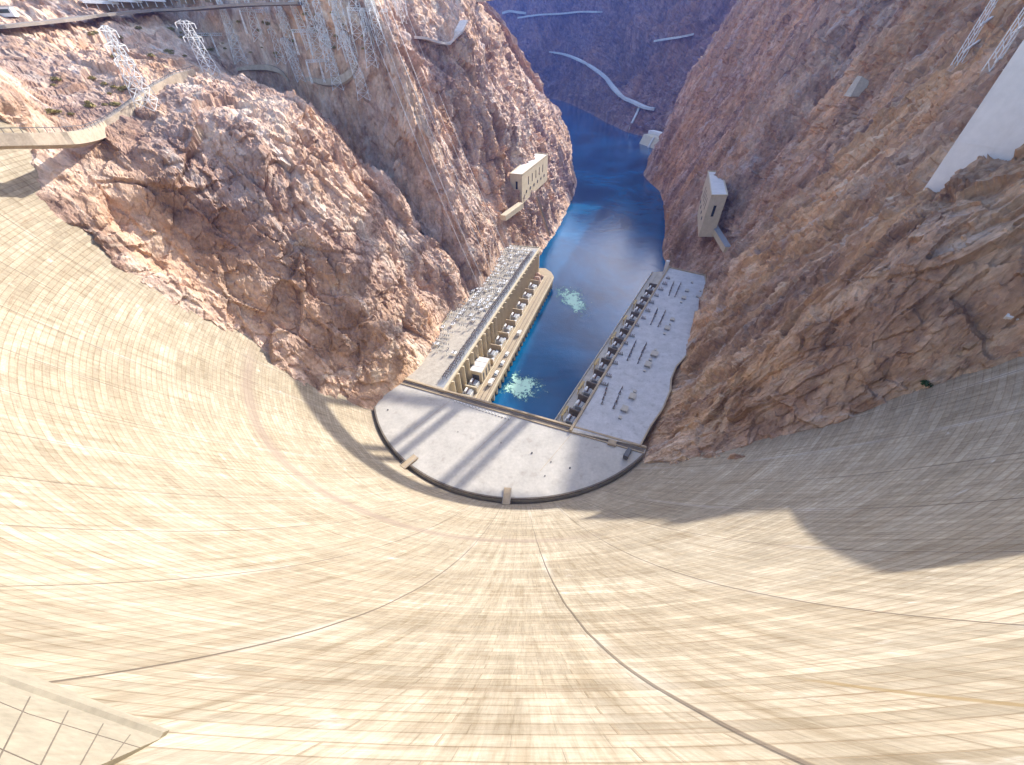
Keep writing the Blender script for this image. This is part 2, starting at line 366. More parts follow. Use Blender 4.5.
def build_dam():
    zs = np.concatenate([np.linspace(4, 120, 60), np.linspace(121, 182.6, 90)]); th = np.linspace(-86.5, 62, 380)
    rr = dam_R(zs)
    P = np.zeros((len(zs), len(th), 3)); P[..., 0] = DC[0] + rr[:, None] * np.sin(np.radians(th)); P[..., 1] = DC[1] - rr[:, None] * np.cos(np.radians(th)); P[..., 2] = zs[:, None]
    uv = np.zeros((len(zs), len(th), 2)); uv[..., 0] = np.radians(th)[None] * 178.0; uv[..., 1] = zs[:, None]
    root = grid_mesh('dam', P, dam_material(), uv)
    tag(root, 'huge curved pale concrete dam face sweeping down to the apron at its foot', 'dam')
    def ring(r0, r1, z0, z1, name, mat, n=220):
        m = MB(); a = np.radians(np.linspace(-86.5, 62, n)); V = []
        for x in a:
            for r, z in ((r0, z0), (r1, z0), (r1, z1), (r0, z1)): V.append((DC[0] + r * math.sin(x), DC[1] - r * math.cos(x), z))
        F = []
        for i in range(n - 1):
            for k in range(4): F.append((i * 4 + k, i * 4 + (k + 1) % 4, i * 4 + 4 + (k + 1) % 4, i * 4 + 4 + k))
        return m.add(V, F).build(name, mat, root)
    ring(178.6, 192.0, 176.0, 178.9, 'crest_road', M['asphalt'])
    ring(192.0, 193.2, 150.0, 180.0, 'upstream_parapet', M['concrete'])
    # tower base that stands out of the face at lower left
    return root
dam = build_dam()

# ------------------------------------------------------------------ canyon walls (lofts through surveyed profiles)
def catmull(P, t):
    """P (n,...) control, t (m,) in [0,n-1]"""
    n = len(P); i = np.clip(np.floor(t).astype(int), 0, n - 2); f = (t - i).reshape((-1,) + (1,) * (P.ndim - 1))
    g = lambda k: P[np.clip(k, 0, n - 1)]
    p0, p1, p2, p3 = g(i - 1), g(i), g(i + 1), g(i + 2)
    p0 = np.where((i == 0).reshape(f.shape), 2 * p1 - p2, p0); p3 = np.where((i == n - 2).reshape(f.shape), 2 * p2 - p1, p3)
    return 0.5 * (2 * p1 + (p2 - p0) * f + (2 * p0 - 5 * p1 + 4 * p2 - p3) * f ** 2 + (3 * p1 - p0 - 3 * p2 + p3) * f ** 3)
def loft(cols, ncol, nrow):
    G = np.array(cols, float)                      # (nc, nr, 3)
    tc = np.concatenate([[0]] + [np.linspace(k, k + 1, n + 1)[1:] for k, n in enumerate(ncol)])
    tr = np.concatenate([[0]] + [np.linspace(k, k + 1, n + 1)[1:] for k, n in enumerate(nrow)])
    A = catmull(G, tc); B = catmull(np.swapaxes(A, 0, 1), tr)
    return B, tr, tc                                # (rows, cols, 3)
def normals(P):
    du = np.gradient(P, axis=1); dv = np.gradient(P, axis=0); n = np.cross(du, dv); return n / (np.linalg.norm(n, axis=-1, keepdims=True) + 1e-9)
def column(foot, az, prof):
    a = R(az); d = np.array([math.sin(a), math.cos(a)])
    return [(foot[0] + d[0] * s, foot[1] + d[1] * s, z) for s, z in prof]
def craggy(P, amp, seed, stretch=0.5, big=1.0, sgn=1.0, along=(.515, .857), rib=0.0, macro=None, rough=1.0):
    N = normals(P).reshape(-1, 3) * sgn; Q = P.reshape(-1, 3); q = Q * np.array([1, 1, stretch])
    warp = np.stack([fbm(q / 45, 3, seed + 50 + k) for k in range(3)], 1) * 14
    qw = q + warp
    h = 11 * big * (fbm(qw / 75, 3, seed, ridged=True) - .25)
    f1, e1 = facets(qw / 26, seed + 1); f2, e2 = facets(qw / 9.5, seed + 2); f3, e3 = facets((q + warp * .3) / 3.8, seed + 3)
    h = h + 6.5 * f1 - 0.9 * np.exp(-e1 * 7) + 2.4 * rough * f2 - 0.5 * np.exp(-e2 * 7) + 1.35 * rough * f3 + 1.9 * rough * fbm(q / 5.5, 5, seed + 9, 0.62)
    f4, e4 = facets((q + warp * .2) / 1.7, seed + 5); h = h + .6 * rough * f4
    if rib:                                          # buttresses and gullies that run down the fall line
        a = Q[:, 0] * along[0] + Q[:, 1] * along[1]; s = Q[:, 0] * along[1] - Q[:, 1] * along[0]
        h = h + rib * (fbm(np.stack([a / 34, s / 210, Q[:, 2] / 190], 1) + warp / 120, 4, seed + 20, .55, True) - .3)
    h = h * amp.ravel()
    if macro is not None: h = h + macro.ravel() * (fbm(q / 260 + warp / 300, 5, seed + 40, .55, True) - .2)
    return (Q + N * h[:, None]).reshape(P.shape)

ZP = [0, 1]
L = []
std = [(-26, -30), (0, 30), (20, 74), (40, 116), (58, 148), (72, 157), (110, 166), (160, 180), (235, 212), (420, 330)]
def lp(sx=0.0, zf=30, gul=0.0):                    # plateau side profile
    return [(s + sx + (gul if 0 < s < 100 else 0), (z if z > 31 else z - 30 + zf)) for s, z in std]
def az_l(a, s):                                     # left bank, metres along and away from the river
    return (-84 + .317 * a - .948 * s, 145 + .948 * a + .317 * s)
abut = [(-26, -30), (0, 26), (21, 58), (43, 95), (57, 124), (68, 143), (82, 160), (96, 178), (150, 196), (235, 214), (420, 330)]
abut = [(-26, -30), (0, 26), (21, 56), (43, 93), (57, 122), (67, 141), (84, 160), (97, 180), (235, 212), (420, 330)]
mid_ = [(-26, -30), (0, 30), (20, 66), (41, 106), (58, 136), (71, 152), (104, 165), (150, 182), (235, 213), (420, 330)]
for a in (-150, -80, -36, -10): L.append(column(az_l(a, 0), -71.5, abut))
L.append(column(az_l(16, -3), -71.5, mid_))
for a, sx in ((45, -11), (78, -9), (95, -3), (108, -4)): L.append(column(az_l(a, 0), -71.5, lp(sx)))
L.append(column(az_l(126, 0), -68, [(-26, -30), (-9, 32), (14, 72), (36, 106), (56, 130), (78, 140), (112, 152), (160, 176), (235, 218), (420, 330)]))
L.append(column(az_l(142, 0), -66, [(-26, -30), (-5, 32), (20, 58), (46, 80), (72, 100), (94, 120), (124, 146), (165, 180), (235, 225), (420, 330)]))
L.append(column(az_l(155, 0), -66, [(-26, -30), (-13, 32), (4, 86), (17, 134), (33, 176), (54, 203), (100, 214), (150, 228), (235, 252), (420, 340)]))
L.append(column(az_l(190, 0), -70, [(-26, -30), (-11, 32), (8, 80), (24, 126), (42, 168), (66, 196), (100, 206), (150, 226), (235, 262), (420, 350)]))
L.append(column(az_l(236, 0), -71, [(-26, -30), (-10, 26), (12, 78), (30, 124), (50, 168), (74, 200), (105, 224), (150, 252), (235, 290), (420, 360)]))
L.append(column((44, 426), -72, [(-26, -34), (0, 0), (17, 44), (34, 92), (58, 142), (84, 188), (118, 228), (160, 262), (235, 310), (420, 380)]))
L.append(column((82, 540), -74, [(-26, -34), (0, 0), (18, 44), (40, 98), (68, 148), (100, 196), (140, 240), (180, 280), (250, 330), (420, 400)]))
def pxcol(pts): return [tuple(at_z(x, y, -d) if d <= 0 else at_d(x, y, d)) for x, y, d in pts]
tip = pxcol([(577, 182, 735), (569, 146, 742), (560, 121, 752), (544, 98, 766), (517, 68, 786), (493, 33, 808), (476, 0, 838), (466, -40, 880)])
f0 = at_z(577, 182, 0)
L.append([(f0[0] + 20, f0[1] + 10, -34), tuple(f0)] + tip[1:] + [(tip[-1][0] - 160, tip[-1][1] + 40, 420)])
L.append(column((118, 800), -100, [(-26, -34), (0, 0), (20, 50), (45, 105), (80, 155), (115, 205), (160, 240), (200, 270), (260, 320), (420, 400)]))
L.append(column((70, 860), -125, [(-26, -34), (0, 0), (20, 50), (45, 105), (80, 155), (115, 205), (160, 240), (200, 270), (260, 320), (420, 400)]))
L.append(column((-60, 930), -150, [(-26, -34), (0, 0), (20, 50), (45, 105), (80, 155), (115, 205), (160, 240), (200, 270), (260, 320), (420, 400)]))
ncolL = [10, 26, 40, 44, 50, 60, 34, 24, 40, 36, 46, 50, 50, 64, 60, 56, 16, 10, 10]
nrowL = [6, 80, 80, 66, 40, 46, 50, 46, 30]
PL, tr, tc = loft(L, ncolL, nrowL)
amp = np.interp(tr, [0, 1.0, 1.35, 4.6, 5.2, 7.2, 8, 9], [0.1, 0.12, 0.8, 0.95, 0.62, 0.5, 0.6, 0.7])[:, None] * np.interp(tc, [0, 3, 5, 9, 11, 15, 16, 19], [0.5, 0.55, 0.9, 0.9, 0.75, 1.2, 0.6, 1.4])[None]
PL = craggy(PL, amp, 11, 0.55, sgn=1.0, along=(.317, .948), rib=4.0, rough=1.15)
left_wall = tag(grid_mesh('canyon_cliff', PL, M['rock_left'], smooth=False), kind='structure')

def az_r(a, s=0.0): return (64 + .515 * a + .857 * s, 113 + .857 * a - .515 * s)
rp = [(-26, -30), (0, 26), (19, 72), (40, 118), (62, 163), (86, 207), (116, 258), (164, 328), (230, 400), (420, 520)]
rq = [(-26, -34), (0, 0), (15, 44), (36, 96), (57, 147), (78, 196), (105, 250), (149, 320), (220, 400), (420, 520)]
rab = [(-26, -30), (0, 28), (23, 58), (37, 75), (50, 90), (61, 104), (69, 119), (84, 162), (150, 230), (420, 420)]
rout = [(-26, -30), (0, 26), (16, 68), (31, 106), (43, 138), (60, 157), (92, 194), (150, 240), (230, 330), (420, 470)]
Rr = []
def rpr(zf, base=rp): return [(s, (z if k > 1 or z < 0 else zf)) for k, (s, z) in enumerate(base)]
for a, pf in ((-110, rab), (-50, rab), (-18, rab), (2, [(p[0], .3 * p[1] + .7 * q[1]) for p, q in zip(rab, rout)]), (26, rout), (70, rp), (124, rp), (170, rp)): Rr.append(column(az_r(a, 2.5), 121, rpr(26, pf)))
Rr.append(column(az_r(206, 2), 120, rpr(18)))
Rr.append(column((174, 345), 117, rpr(6, rq)))
for f_, z_ in (((176, 404), 112), ((204, 480), 110), ((229, 560), 107), ((246, 640), 106), ((251, 745), 104)): Rr.append(column(f_, z_, rq))
fp = [(-30, -34), (0, 0), (32, 46), (75, 104), (120, 160), (190, 240), (280, 330), (400, 450), (560, 600), (900, 800)]
Rr.append(column((300, 838), 104, [(s * .65, z) for s, z in fp]))
Rr.append(column((388, 960), 92, fp))
Rr.append(column((324, 1200), 66, fp))
p1 = at_z(589, 113, 0); p2 = at_z(563, 101.5, 0); p3 = at_z(538, 98, 0)
Rr.append(column(p1, 42, fp)); Rr.append(column(p2, 20, fp)); Rr.append(column(p3, 4, fp)); Rr.append(column((-200, 2230), -8, fp)); Rr.append(column((-900, 2100), -30, fp))
ncolR = [12, 40, 80, 80, 76, 56, 40, 36, 40, 44, 40, 36, 32, 36, 30, 36, 40, 44, 40, 40, 40, 10]
nrowR = [6, 90, 90, 84, 64, 50, 40, 30, 20]
PR, tr, tc = loft(Rr, ncolR, nrowR)
farf = np.interp(tc, [0, 3, 4, 14, 16, 18, 22], [0.45, 0.5, 0.95, 0.9, 1.2, 1.9, 2.0])[None]
amp = np.interp(tr, [0, 1.0, 1.3, 9], [0.08, 0.10, 0.75, 0.9])[:, None] * farf
macro = np.interp(tr, [0, 1.0, 1.8, 3, 9], [0, 0, 30, 90, 150])[:, None] * np.interp(tc, [0, 13, 15, 17, 22], [0, 0, .35, 1, 1])[None]
PR = craggy(PR, amp, 77, 0.42, sgn=1.0, rib=4.5, macro=macro, rough=1.6)
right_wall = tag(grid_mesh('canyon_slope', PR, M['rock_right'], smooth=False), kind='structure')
LOGN = normals(PL)[200, 300], normals(PR)[200, 300]

# ------------------------------------------------------------------ river
def water_material():
    t = NT('river_water'); v = t.coord((1, 1, 1))
    big = t.noise(v, 0.012, 4, 0.6, 0.6)
    c = t.ramp(big, [(0.35, (0.001, 0.034, 0.095)), (0.65, (0.003, 0.11, 0.25))])
    h = t.math('ADD', t.noise(v, 0.9, 4, 0.6), t.math('MULTIPLY', t.noise(v, 0.15, 3, 0.6), 2.0))
    m = t.finish(c, 0.1, t.bump(h, 0.25, 0.25), 0.5)
    t.p.inputs['IOR'].default_value = 1.33
    return m
M['water'] = water_material()
m = MB(); m.add([(-2000, 40, 0), (1200, 40, 0), (1200, 3300, 0), (-2000, 3300, 0)], [(0, 1, 2, 3)])
tag(m.build('river', M['water'], recalc=False), kind='structure')
m = MB(); m.add([(-2590, -390, -40), (2590, -390, -40), (2590, 3590, -40), (-2590, 3590, -40)], [(0, 1, 2, 3)])
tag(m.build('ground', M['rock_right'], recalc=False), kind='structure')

# ------------------------------------------------------------------ finding spots on the rock
def bvh_of(P, k=2):
    Q = P[::k, ::k]; nr, nc = Q.shape[:2]; i = np.arange(nr - 1)[:, None] * nc + np.arange(nc - 1)[None]
    F = np.stack([i, i + 1, i + nc + 1, i + nc], -1).reshape(-1, 4)
    return BVHTree.FromPolygons([tuple(p) for p in Q.reshape(-1, 3).tolist()], F.tolist())
BV = [bvh_of(PL), bvh_of(PR)]
def spot(px, py):
    d = Vector(ray(px, py)).normalized(); best = None
    for b in BV:
        h = b.ray_cast(Vector(EYE), d)
        if h[0] is not None and (best is None or h[3] < best[1]): best = (h[0], h[3])
    return best[0] if best else Vector(at_d(px, py, 300))
def ground(x, y):
    z = -1e9
    for b in BV:
        h = b.ray_cast(Vector((x, y, 900)), Vector((0, 0, -1)))
        if h[0] is not None: z = max(z, h[0].z)
    return z if z > -1e8 else 0.0

# ------------------------------------------------------------------ apron over the central powerhouse
AZ = 28.0
E0, E1 = at_z(393, 377.4, AZ), at_z(646, 449, AZ)
arc = [dam_pt(a, AZ, 2.5) for a in np.linspace(-71, 41.5, 60)]
poly = [(p[0], p[1]) for p in arc] + [(E1[0], E1[1]), (E0[0], E0[1])]
m = MB().prism(poly, -6, AZ)
apron = tag(m.build('powerhouse_apron', M['apron']), 'flat crescent shaped concrete apron roof at the foot of the dam', 'apron roof')
ed = np.array(E1[:2]) - np.array(E0[:2]); el = np.linalg.norm(ed); ed /= el; en = np.array([-ed[1], ed[0]])
def ap(u, v, z=AZ): return (E0[0] + ed[0] * u + en[0] * v, E0[1] + ed[1] * u + en[1] * v, z)
ra = math.atan2(ed[1], ed[0])
m = MB(); m.box(ap(el / 2, 0.6, AZ + 0.3), (el, 1.2, 1.6), ra); m.build('edge_beam', M['tan'], apron, bevel=.08)
m = MB(); m.box(ap(el / 2, -1.6, AZ + 0.06), (el - 1, 2.2, 0.12), ra); m.build('edge_gutter', M['dark_concrete'], apron)
m = MB(); m.box(ap(el / 2, -3.1, AZ + 0.25), (el - 1, 0.6, 0.5), ra); m.build('inner_kerb', M['tan'], apron)
for u in (40, 78, 112): MB().box(ap(u, -18, AZ + 0.01), (0.2, 28, 0.02), ra - 0.28).build('roof_seam', M['tan'], apron)
m = MB()
for k, a in enumerate(np.linspace(-71, 41.5, 80)):
    pass
V = []; n = 90
for a in np.linspace(-72, 41.5, n):
    for o, z in ((2.5, AZ - .2), (3.3, AZ - .2), (3.3, AZ + .55), (2.5, AZ + .55)): V.append(dam_pt(a, AZ, o) * [1, 1, 0] + [0, 0, z])
F = [(i * 4 + k, i * 4 + (k + 1) % 4, i * 4 + 4 + (k + 1) % 4, i * 4 + 4 + k) for i in range(n - 1) for k in range(4)]
m.add(V, F); m.build('curved_kerb', M['dark_concrete'], apron)
V = []
for a in np.linspace(-74, 46, n):
    for o, z in ((-2.5, 12), (3.0, 12)): V.append(dam_pt(a, AZ, o) * [1, 1, 0] + [0, 0, z])
m = MB().add(V, [(2 * i, 2 * i + 1, 2 * i + 3, 2 * i + 2) for i in range(n - 1)]); m.build('drain_channel', M['dark_concrete'], apron)
for (px, py, lab) in ((408, 464, 'short grey footbridge over the drain channel, the left one of two'), (507, 497, 'short grey footbridge over the drain channel near the middle of the curve')):
    p = at_z(px, py, AZ); a = math.degrees(math.atan2(p[0] - DC[0], DC[1] - p[1]))
    q0, q1 = dam_pt(a, AZ, -0.6), dam_pt(a, AZ, 8.0); q0[2] = q1[2] = AZ + .75
    fb = tag(MB().bar(q0, q1, 3.6, 0.5).build('footbridge', M['tan'], bevel=.05), lab, 'footbridge')
    t = Vector(q1 - q0).normalized(); sd = Vector((-t.y, t.x, 0)) * 1.7
    for s in (-1, 1):
        r = MB().bar(Vector(q0) + sd * s + Vector((0, 0, 1.2)), Vector(q1) + sd * s + Vector((0, 0, 1.2)), .12)
        for k in np.linspace(0, 1, 6): c = Vector(q0).lerp(Vector(q1), k) + sd * s; r.bar(c, c + Vector((0, 0, 1.2)), .1)
        r.build('railing', M['grey_steel'], fb)
for k, f in enumerate(np.linspace(0, 1, 18)):
    p = at_z(455 + 54 * f, 401.5 + 17.5 * f, AZ)
    tag(MB().box((p[0], p[1], AZ + .32), (0.9, 0.55, 0.64), ra).build('concrete_block', M['white_paint'], bevel=.06), 'little white block in the row along the apron edge', 'block', 'white blocks along the apron edge')
p = at_z(612, 443.5, AZ); tag(MB().box((p[0], p[1], AZ + .5), (4.2, 3.4, 1.0), ra).box((p[0], p[1], AZ + 1.1), (3.4, 2.6, .25), ra).build('roof_hatch', M['tan'], bevel=.08), 'brown square hatch on the right end of the apron', 'hatch')
for px, py, s in ((388, 410, .9), (532, 453, 1.0), (570, 468, 1.0), (551, 462, .6), (545, 476, .6), (501, 443, .6), (612, 487, .7), (458, 432, .5)):
    p = at_z(px, py, AZ); tag(MB().cyl((p[0], p[1], AZ), s * .45, .4, 10).cyl((p[0], p[1], AZ + .4), s * .3, .2, 10).build('drain_cap', M['dark_steel']), 'small dark round cap scattered on the apron roof', 'drain cap', 'drain caps on the apron')

# vehicles
def vehicle(px, py, z, rz, body, kind, label, group=None, cat='car', sc=1.0):
    p = at_z(px, py, z); root = empty('parked_' + kind, (p[0], p[1], z), rz); root.scale = (sc,) * 3
    Lg = 4.6 if kind == 'car' else 6.2; h = 0.75 if kind == 'car' else 0.95
    b = MB(); b.box((0, 0, .35 + h / 2), (Lg, 1.85, h)); b.build('body', M[body], root, bevel=.12)
    c = MB()
    if kind == 'car':
        pr = [(-1.9, 1.08), (-1.45, 1.65), (.55, 1.65), (1.15, 1.08)]
    else:
        pr = [(.4, 1.28), (.55, 2.0), (1.75, 2.0), (2.2, 1.28)]
    V = [(x, -.78, zz) for x, zz in pr] + [(x, .78, zz) for x, zz in pr]
    c.add(V, [(0, 1, 2, 3), (7, 6, 5, 4), (0, 4, 5, 1), (1, 5, 6, 2), (2, 6, 7, 3), (3, 7, 4, 0)]); c.build('cabin', M['glass'], root)
    r = MB(); r.box(((pr[1][0] + pr[2][0]) / 2, 0, pr[1][1] + .03), (pr[2][0] - pr[1][0], 1.5, .06)); r.build('roof_panel', M[body], root)
    if kind == 'truck':
        t = MB(); t.box((-1.35, 0, 2.05), (3.3, 2.0, 1.5)); t.build('cargo_box', M[body], root, bevel=.05)
    for x in (-Lg * .31, Lg * .31):
        for y in (-.86, .86):
            w = MB(); P = []
            for s in (-.12, .12):
                for k in range(12): P.append((x + .36 * math.cos(k * math.pi / 6), y + s, .36 + .36 * math.sin(k * math.pi / 6)))
            w.add(P, [tuple(range(12)), tuple(range(23, 11, -1))] + [(k, (k + 1) % 12, 12 + (k + 1) % 12, 12 + k) for k in range(12)]); w.build('wheel', M['tyre'], root)
    return tag(root, label, cat, group)
vehicle(627, 455, AZ, R(55), 'dark_steel', 'truck', 'dark truck parked on the right end of the apron roof', cat='truck', sc=1.15)

# ------------------------------------------------------------------ left powerhouse wing
ZR, ZD = 28.8, 8.5
LO = np.array([-41.3, 159.4]); LU = np.array([.338, .941]); LU = LU / np.linalg.norm(LU); LV = np.array([LU[1], -LU[0]]); LA = math.atan2(LU[1], LU[0]); LL = 217.0
def lw(u, v, z): return (LO[0] + LU[0] * u + LV[0] * v, LO[1] + LU[1] * u + LV[1] * v, z)
inner = [at_z(x, y, ZR) for x, y in ((505, 245), (497, 250), (491, 260), (486, 270), (481, 281), (470, 292), (458, 304), (444, 322), (425, 348), (405, 378.5))]
poly = [lw(0, 0, 0)[:2], lw(LL, 0, 0)[:2]] + [tuple(p[:2]) for p in inner]
inset = lambda pl, d: [(x + (cx_ - x) * d, y + (cy_ - y) * d) for (x, y) in pl for cx_, cy_ in [(np.mean([q[0] for q in pl]), np.mean([q[1] for q in pl]))]]
wl = tag(MB().prism(poly, -4, ZR).build('powerhouse_wing', M['cream']), 'long cream powerhouse wing with racks over its whole roof, left of the river', 'powerhouse')
MB().prism(inset(poly, .012), ZR, ZR + .05).build('roof', M['roof_left'], wl)
m = MB(); ring = poly + [poly[0]]
for i in range(1, len(ring) - 1):
    if i == len(ring) - 2: continue
    a, b = ring[i], ring[i + 1]; m.bar((a[0], a[1], ZR + .3), (b[0], b[1], ZR + .3), .7, .8)
m.build('roof_parapet', M['cream'], wl)
m = MB(); m.bar(lw(0, .35, ZR + .1), lw(LL + .4, .35, ZR + .1), 1.5, 1.4); m.build('cornice', M['cream'], wl, bevel=.1)
m = MB(); m.bar(lw(3, -3.2, ZR + .09), lw(LL - 5, -3.2, ZR + .09), 4.6, .06); m.build('dark_walkway', M['grey_steel'], wl)
NW = 27
for k in range(NW):
    u = 10 + k * (LL - 14) / NW
    p = MB(); p.bar(lw(u, .55, ZD), lw(u, .55, ZR - .7), 3.9, 1.1); p.build('pilaster', M['cream'], wl)
    w = MB(); w.bar(lw(u + 3.55, .1, ZD + 4), lw(u + 3.55, .1, ZR - 3.2), 1.9, .24); w.build('window', M['glass'], wl)
m = MB(); m.add([lw(-1, .3, ZR - 1), lw(8.5, .3, ZR - 1), lw(8.5, .3, ZD), lw(-1, .3, ZD), lw(-1, 5.5, ZD), lw(8.5, 1.2, ZD)], [(0, 1, 2, 3), (0, 3, 4), (0, 4, 5, 1), (1, 5, 2), (3, 2, 5, 4)]); m.build('end_buttress', M['cream'], wl)
# transformer deck
dk = [lw(-2, 1.2, 0)[:2], lw(LL - 2, 1.2, 0)[:2], lw(LL - 1, 7, 0)[:2], lw(LL - 8, 15, 0)[:2], lw(LL - 16, 19.5, 0)[:2], lw(LL - 22, 20.6, 0)[:2], lw(-4, 20.6, 0)[:2]]
deck = MB().prism(dk, ZD - 2.2, ZD).build('transformer_deck', M['tan'], wl)
MB().prism([lw(-2, 1.4, 0)[:2], lw(LL - 22, 1.4, 0)[:2], lw(LL - 22, 18.4, 0)[:2], lw(-4, 18.4, 0)[:2]], -5, ZD - 2.2).build('deck_base', M['dark_concrete'], wl)
for v, w_, h, mt in ((20.2, .8, 1.3, 'cream'), (17.6, .25, .3, 'dark_concrete'), (14.6, .25, .3, 'dark_concrete'), (11.6, .7, 1.5, 'cream')):
    MB().bar(lw(-2, v, ZD + h / 2), lw(LL - 20, v, ZD + h / 2), w_, h).build('deck_wall' if h > 1 else 'deck_rail', M[mt], wl)
for k in range(30):
    u = 3 + k * (LL - 28) / 29; q = MB(); q.bar(lw(u, 19.6, -4), lw(u, 19.6, ZD - .6), 1.5, 2.9); q.build('deck_pier', M['cream'], wl)
for k, u in enumerate((5.5, 14.5, 23.5, 54, 71, 88, 106, 124, 142, 160, 178)):
    MB().box(lw(u, 6.4, ZD + 2.6), (1.0, 8.2, 5.2), LA).build('fire_wall', M['cream' if u < 50 else 'tan'], wl, bevel=.06)
# bus gantries in a dark row above the facade
def bus_rack():
    r = empty('bus_rack')
    f = MB()
    for x in (-2.6, 2.6):
        for y in (-1.5, 1.5): f.bar((x, y, 0), (x, y, 2.5), .2)
    for y in (-1.5, 1.5): f.bar((-3, y, 2.5), (3, y, 2.5), .25)
    for x in (-2.6, 0, 2.6): f.bar((x, -1.9, 2.6), (x, 1.9, 2.6), .22)
    f.build('frame', M['dark_steel'], r)
    for x in (-1.8, 0, 1.8):
        for y in (-.6, .8): MB().cyl((x, y, 2.6), .25, 1.3, 7).build('insulator', M['porcelain'], r)
    b = MB()
    for x in (-1.8, 0, 1.8): b.bar((x, -1.6, 3.9), (x, 1.8, 3.9), .14)
    b.build('busbar', M['grey_steel'], r)
    return tag(r, 'dark bus rack in the row behind the cream facade of the left wing', 'rack', 'dark bus racks above the left facade')
br = bus_rack(); br.location = lw(12, -3.2, ZR + .1); br.rotation_euler.z = LA
for k in range(1, 29):
    c = copy_tree(br); c.location = lw(12 + k * 6.6, -3.2 + rng.uniform(-.5, .5), ZR + .1)
# light switching racks that fill the roof
def inside(x, y, pl):
    r = False
    for i in range(len(pl)):
        (x1, y1), (x2, y2) = pl[i], pl[i - 1]
        if (y1 > y) != (y2 > y) and x < (x2 - x1) * (y - y1) / (y2 - y1) + x1: r = not r
    return r
def roof_rack(kind):
    r = empty('switch_rack')
    f = MB()
    if kind == 0:
        for y in (-1.7, 1.7): f.bar((0, y, 0), (0, y, 2.6), .2)
        f.bar((0, -2.3, 2.6), (0, 2.3, 2.6), .28); f.bar((-.8, 1.7, 0), (0, 1.7, 1.8), .14)
    else:
        for x in (-1.4, 1.4):
            for y in (-1.1, 1.1): f.bar((x, y, 0), (x, y, 1.8), .16)
        f.box((0, 0, 1.9), (3.4, 2.6, .2))
    f.build('frame', M['steel'], r)
    c = MB()
    for y in (-1.6, 0, 1.6) if kind == 0 else (-.8, .8):
        c.cyl((0, y, 2.65 if kind == 0 else 2.0), .26, 1.0, 7, .18); c.bar((-1.1, y, 3.7 if kind == 0 else 3.0), (1.1, y, 3.7 if kind == 0 else 3.0), .16)
    c.build('insulator', M['dark_steel'], r)
    return r
k0, k1 = roof_rack(0), roof_rack(1); used = [False, False]
tag(k0, 'pale switch rack on two posts among the many on the left powerhouse roof', 'rack', 'two post racks on the left roof')
tag(k1, 'pale four legged switch table among the many on the left powerhouse roof', 'rack', 'four legged racks on the left roof')
safe = inset(poly, .05)
for u in np.arange(34, LL - 6, 5.0):
    for v in np.arange(-8.0, -54, -4.1):
        if u < 70 and rng.random() < .45: continue
        if rng.random() < .10: continue
        x, y, z = lw(u + rng.uniform(-1.1, 1.1), v + rng.uniform(-.8, .8), ZR + .05)
        if not inside(x, y, safe): continue
        kd = int(rng.random() < .4); o = (k0, k1)[kd] if not used[kd] else copy_tree((k0, k1)[kd]); used[kd] = True
        o.location = (x, y, z); o.rotation_euler.z = LA + (math.pi / 2 if rng.random() < .25 else 0)
# transformers
def transformer():
    r = empty('transformer')
    MB().box((0, 0, 1.9), (4.2, 3.2, 3.4)).build('tank', M['grey_steel'], r, bevel=.12)
    for s in (-1, 1):
        q = MB()
        for k in range(6): q.box((-1.7 + k * .68, s * 2.05, 1.8), (.3, .8, 2.6))
        q.build('radiator', M['steel'], r)
    for x in (-1.3, 0, 1.3): MB().cyl((x, 0, 3.6), .3, 1.7, 9, .14).build('bushing', M['porcelain'], r)
    c = MB(); c.bar((-1.6, 1.1, 4.4), (1.6, 1.1, 4.4), 1.0); c.build('oil_tank', M['white_paint'], r, bevel=.2)
    return r
t0 = transformer(); TL = 'grey transformer with white oil tank standing between fire walls on the left deck'
tag(t0, TL, 'transformer', 'transformers on the left deck')
for k, (u, v) in enumerate(((10, 6.2), (19, 6.2), (28.5, 6.2), (62.5, 6.2), (79.5, 6.2), (97, 6.2), (115, 6.2), (133, 6.2), (151, 6.2), (169, 6.2))):
    o = t0 if k == 0 else copy_tree(t0); o.location = lw(u, v, ZD); o.rotation_euler.z = LA; s = 1.25; o.scale = (s, s, s)
for k, u in enumerate((58, 67, 75, 84, 92, 101, 110.5, 119.5, 128.5, 137.5, 146.5, 155.5, 164.5, 173.5)):
    x, y, z = lw(u, 8.6, ZD)
    tag(MB().box((x, y, z + 1.1), (2.2, 1.6, 2.2), LA).box((x, y, z + 2.35), (2.4, 1.8, .3), LA).build('switch_cabinet', M['white_paint'], bevel=.06), 'small white switch cabinet beside the transformers on the left deck', 'cabinet', 'white cabinets on the left deck')
# stepped block house on the deck
x, y, z = lw(41.5, 6, ZD); bh = empty('block_house', (x, y, z), LA)
tag(bh, 'stepped cream block house on the deck between transformers', 'building')
MB().box((0, .2, 4.6), (16, 9.0, 9.2)).build('wall', M['cream'], bh, bevel=.1)
for k in range(3): MB().box((-5.3 + 5.3 * k, .2, 9.35 + .05 * k), (4.9, 8.6, .3)).build('roof', M['white_concrete'], bh)
for k in range(3): MB().box((-5 + 5 * k, -4.36, 4.0), (2.0, .14, 6.4)).build('door', M['dark_steel'], bh)
MB().box((-8.06, .2, 3.6), (.14, 5.0, 6.0)).build('door', M['dark_steel'], bh)
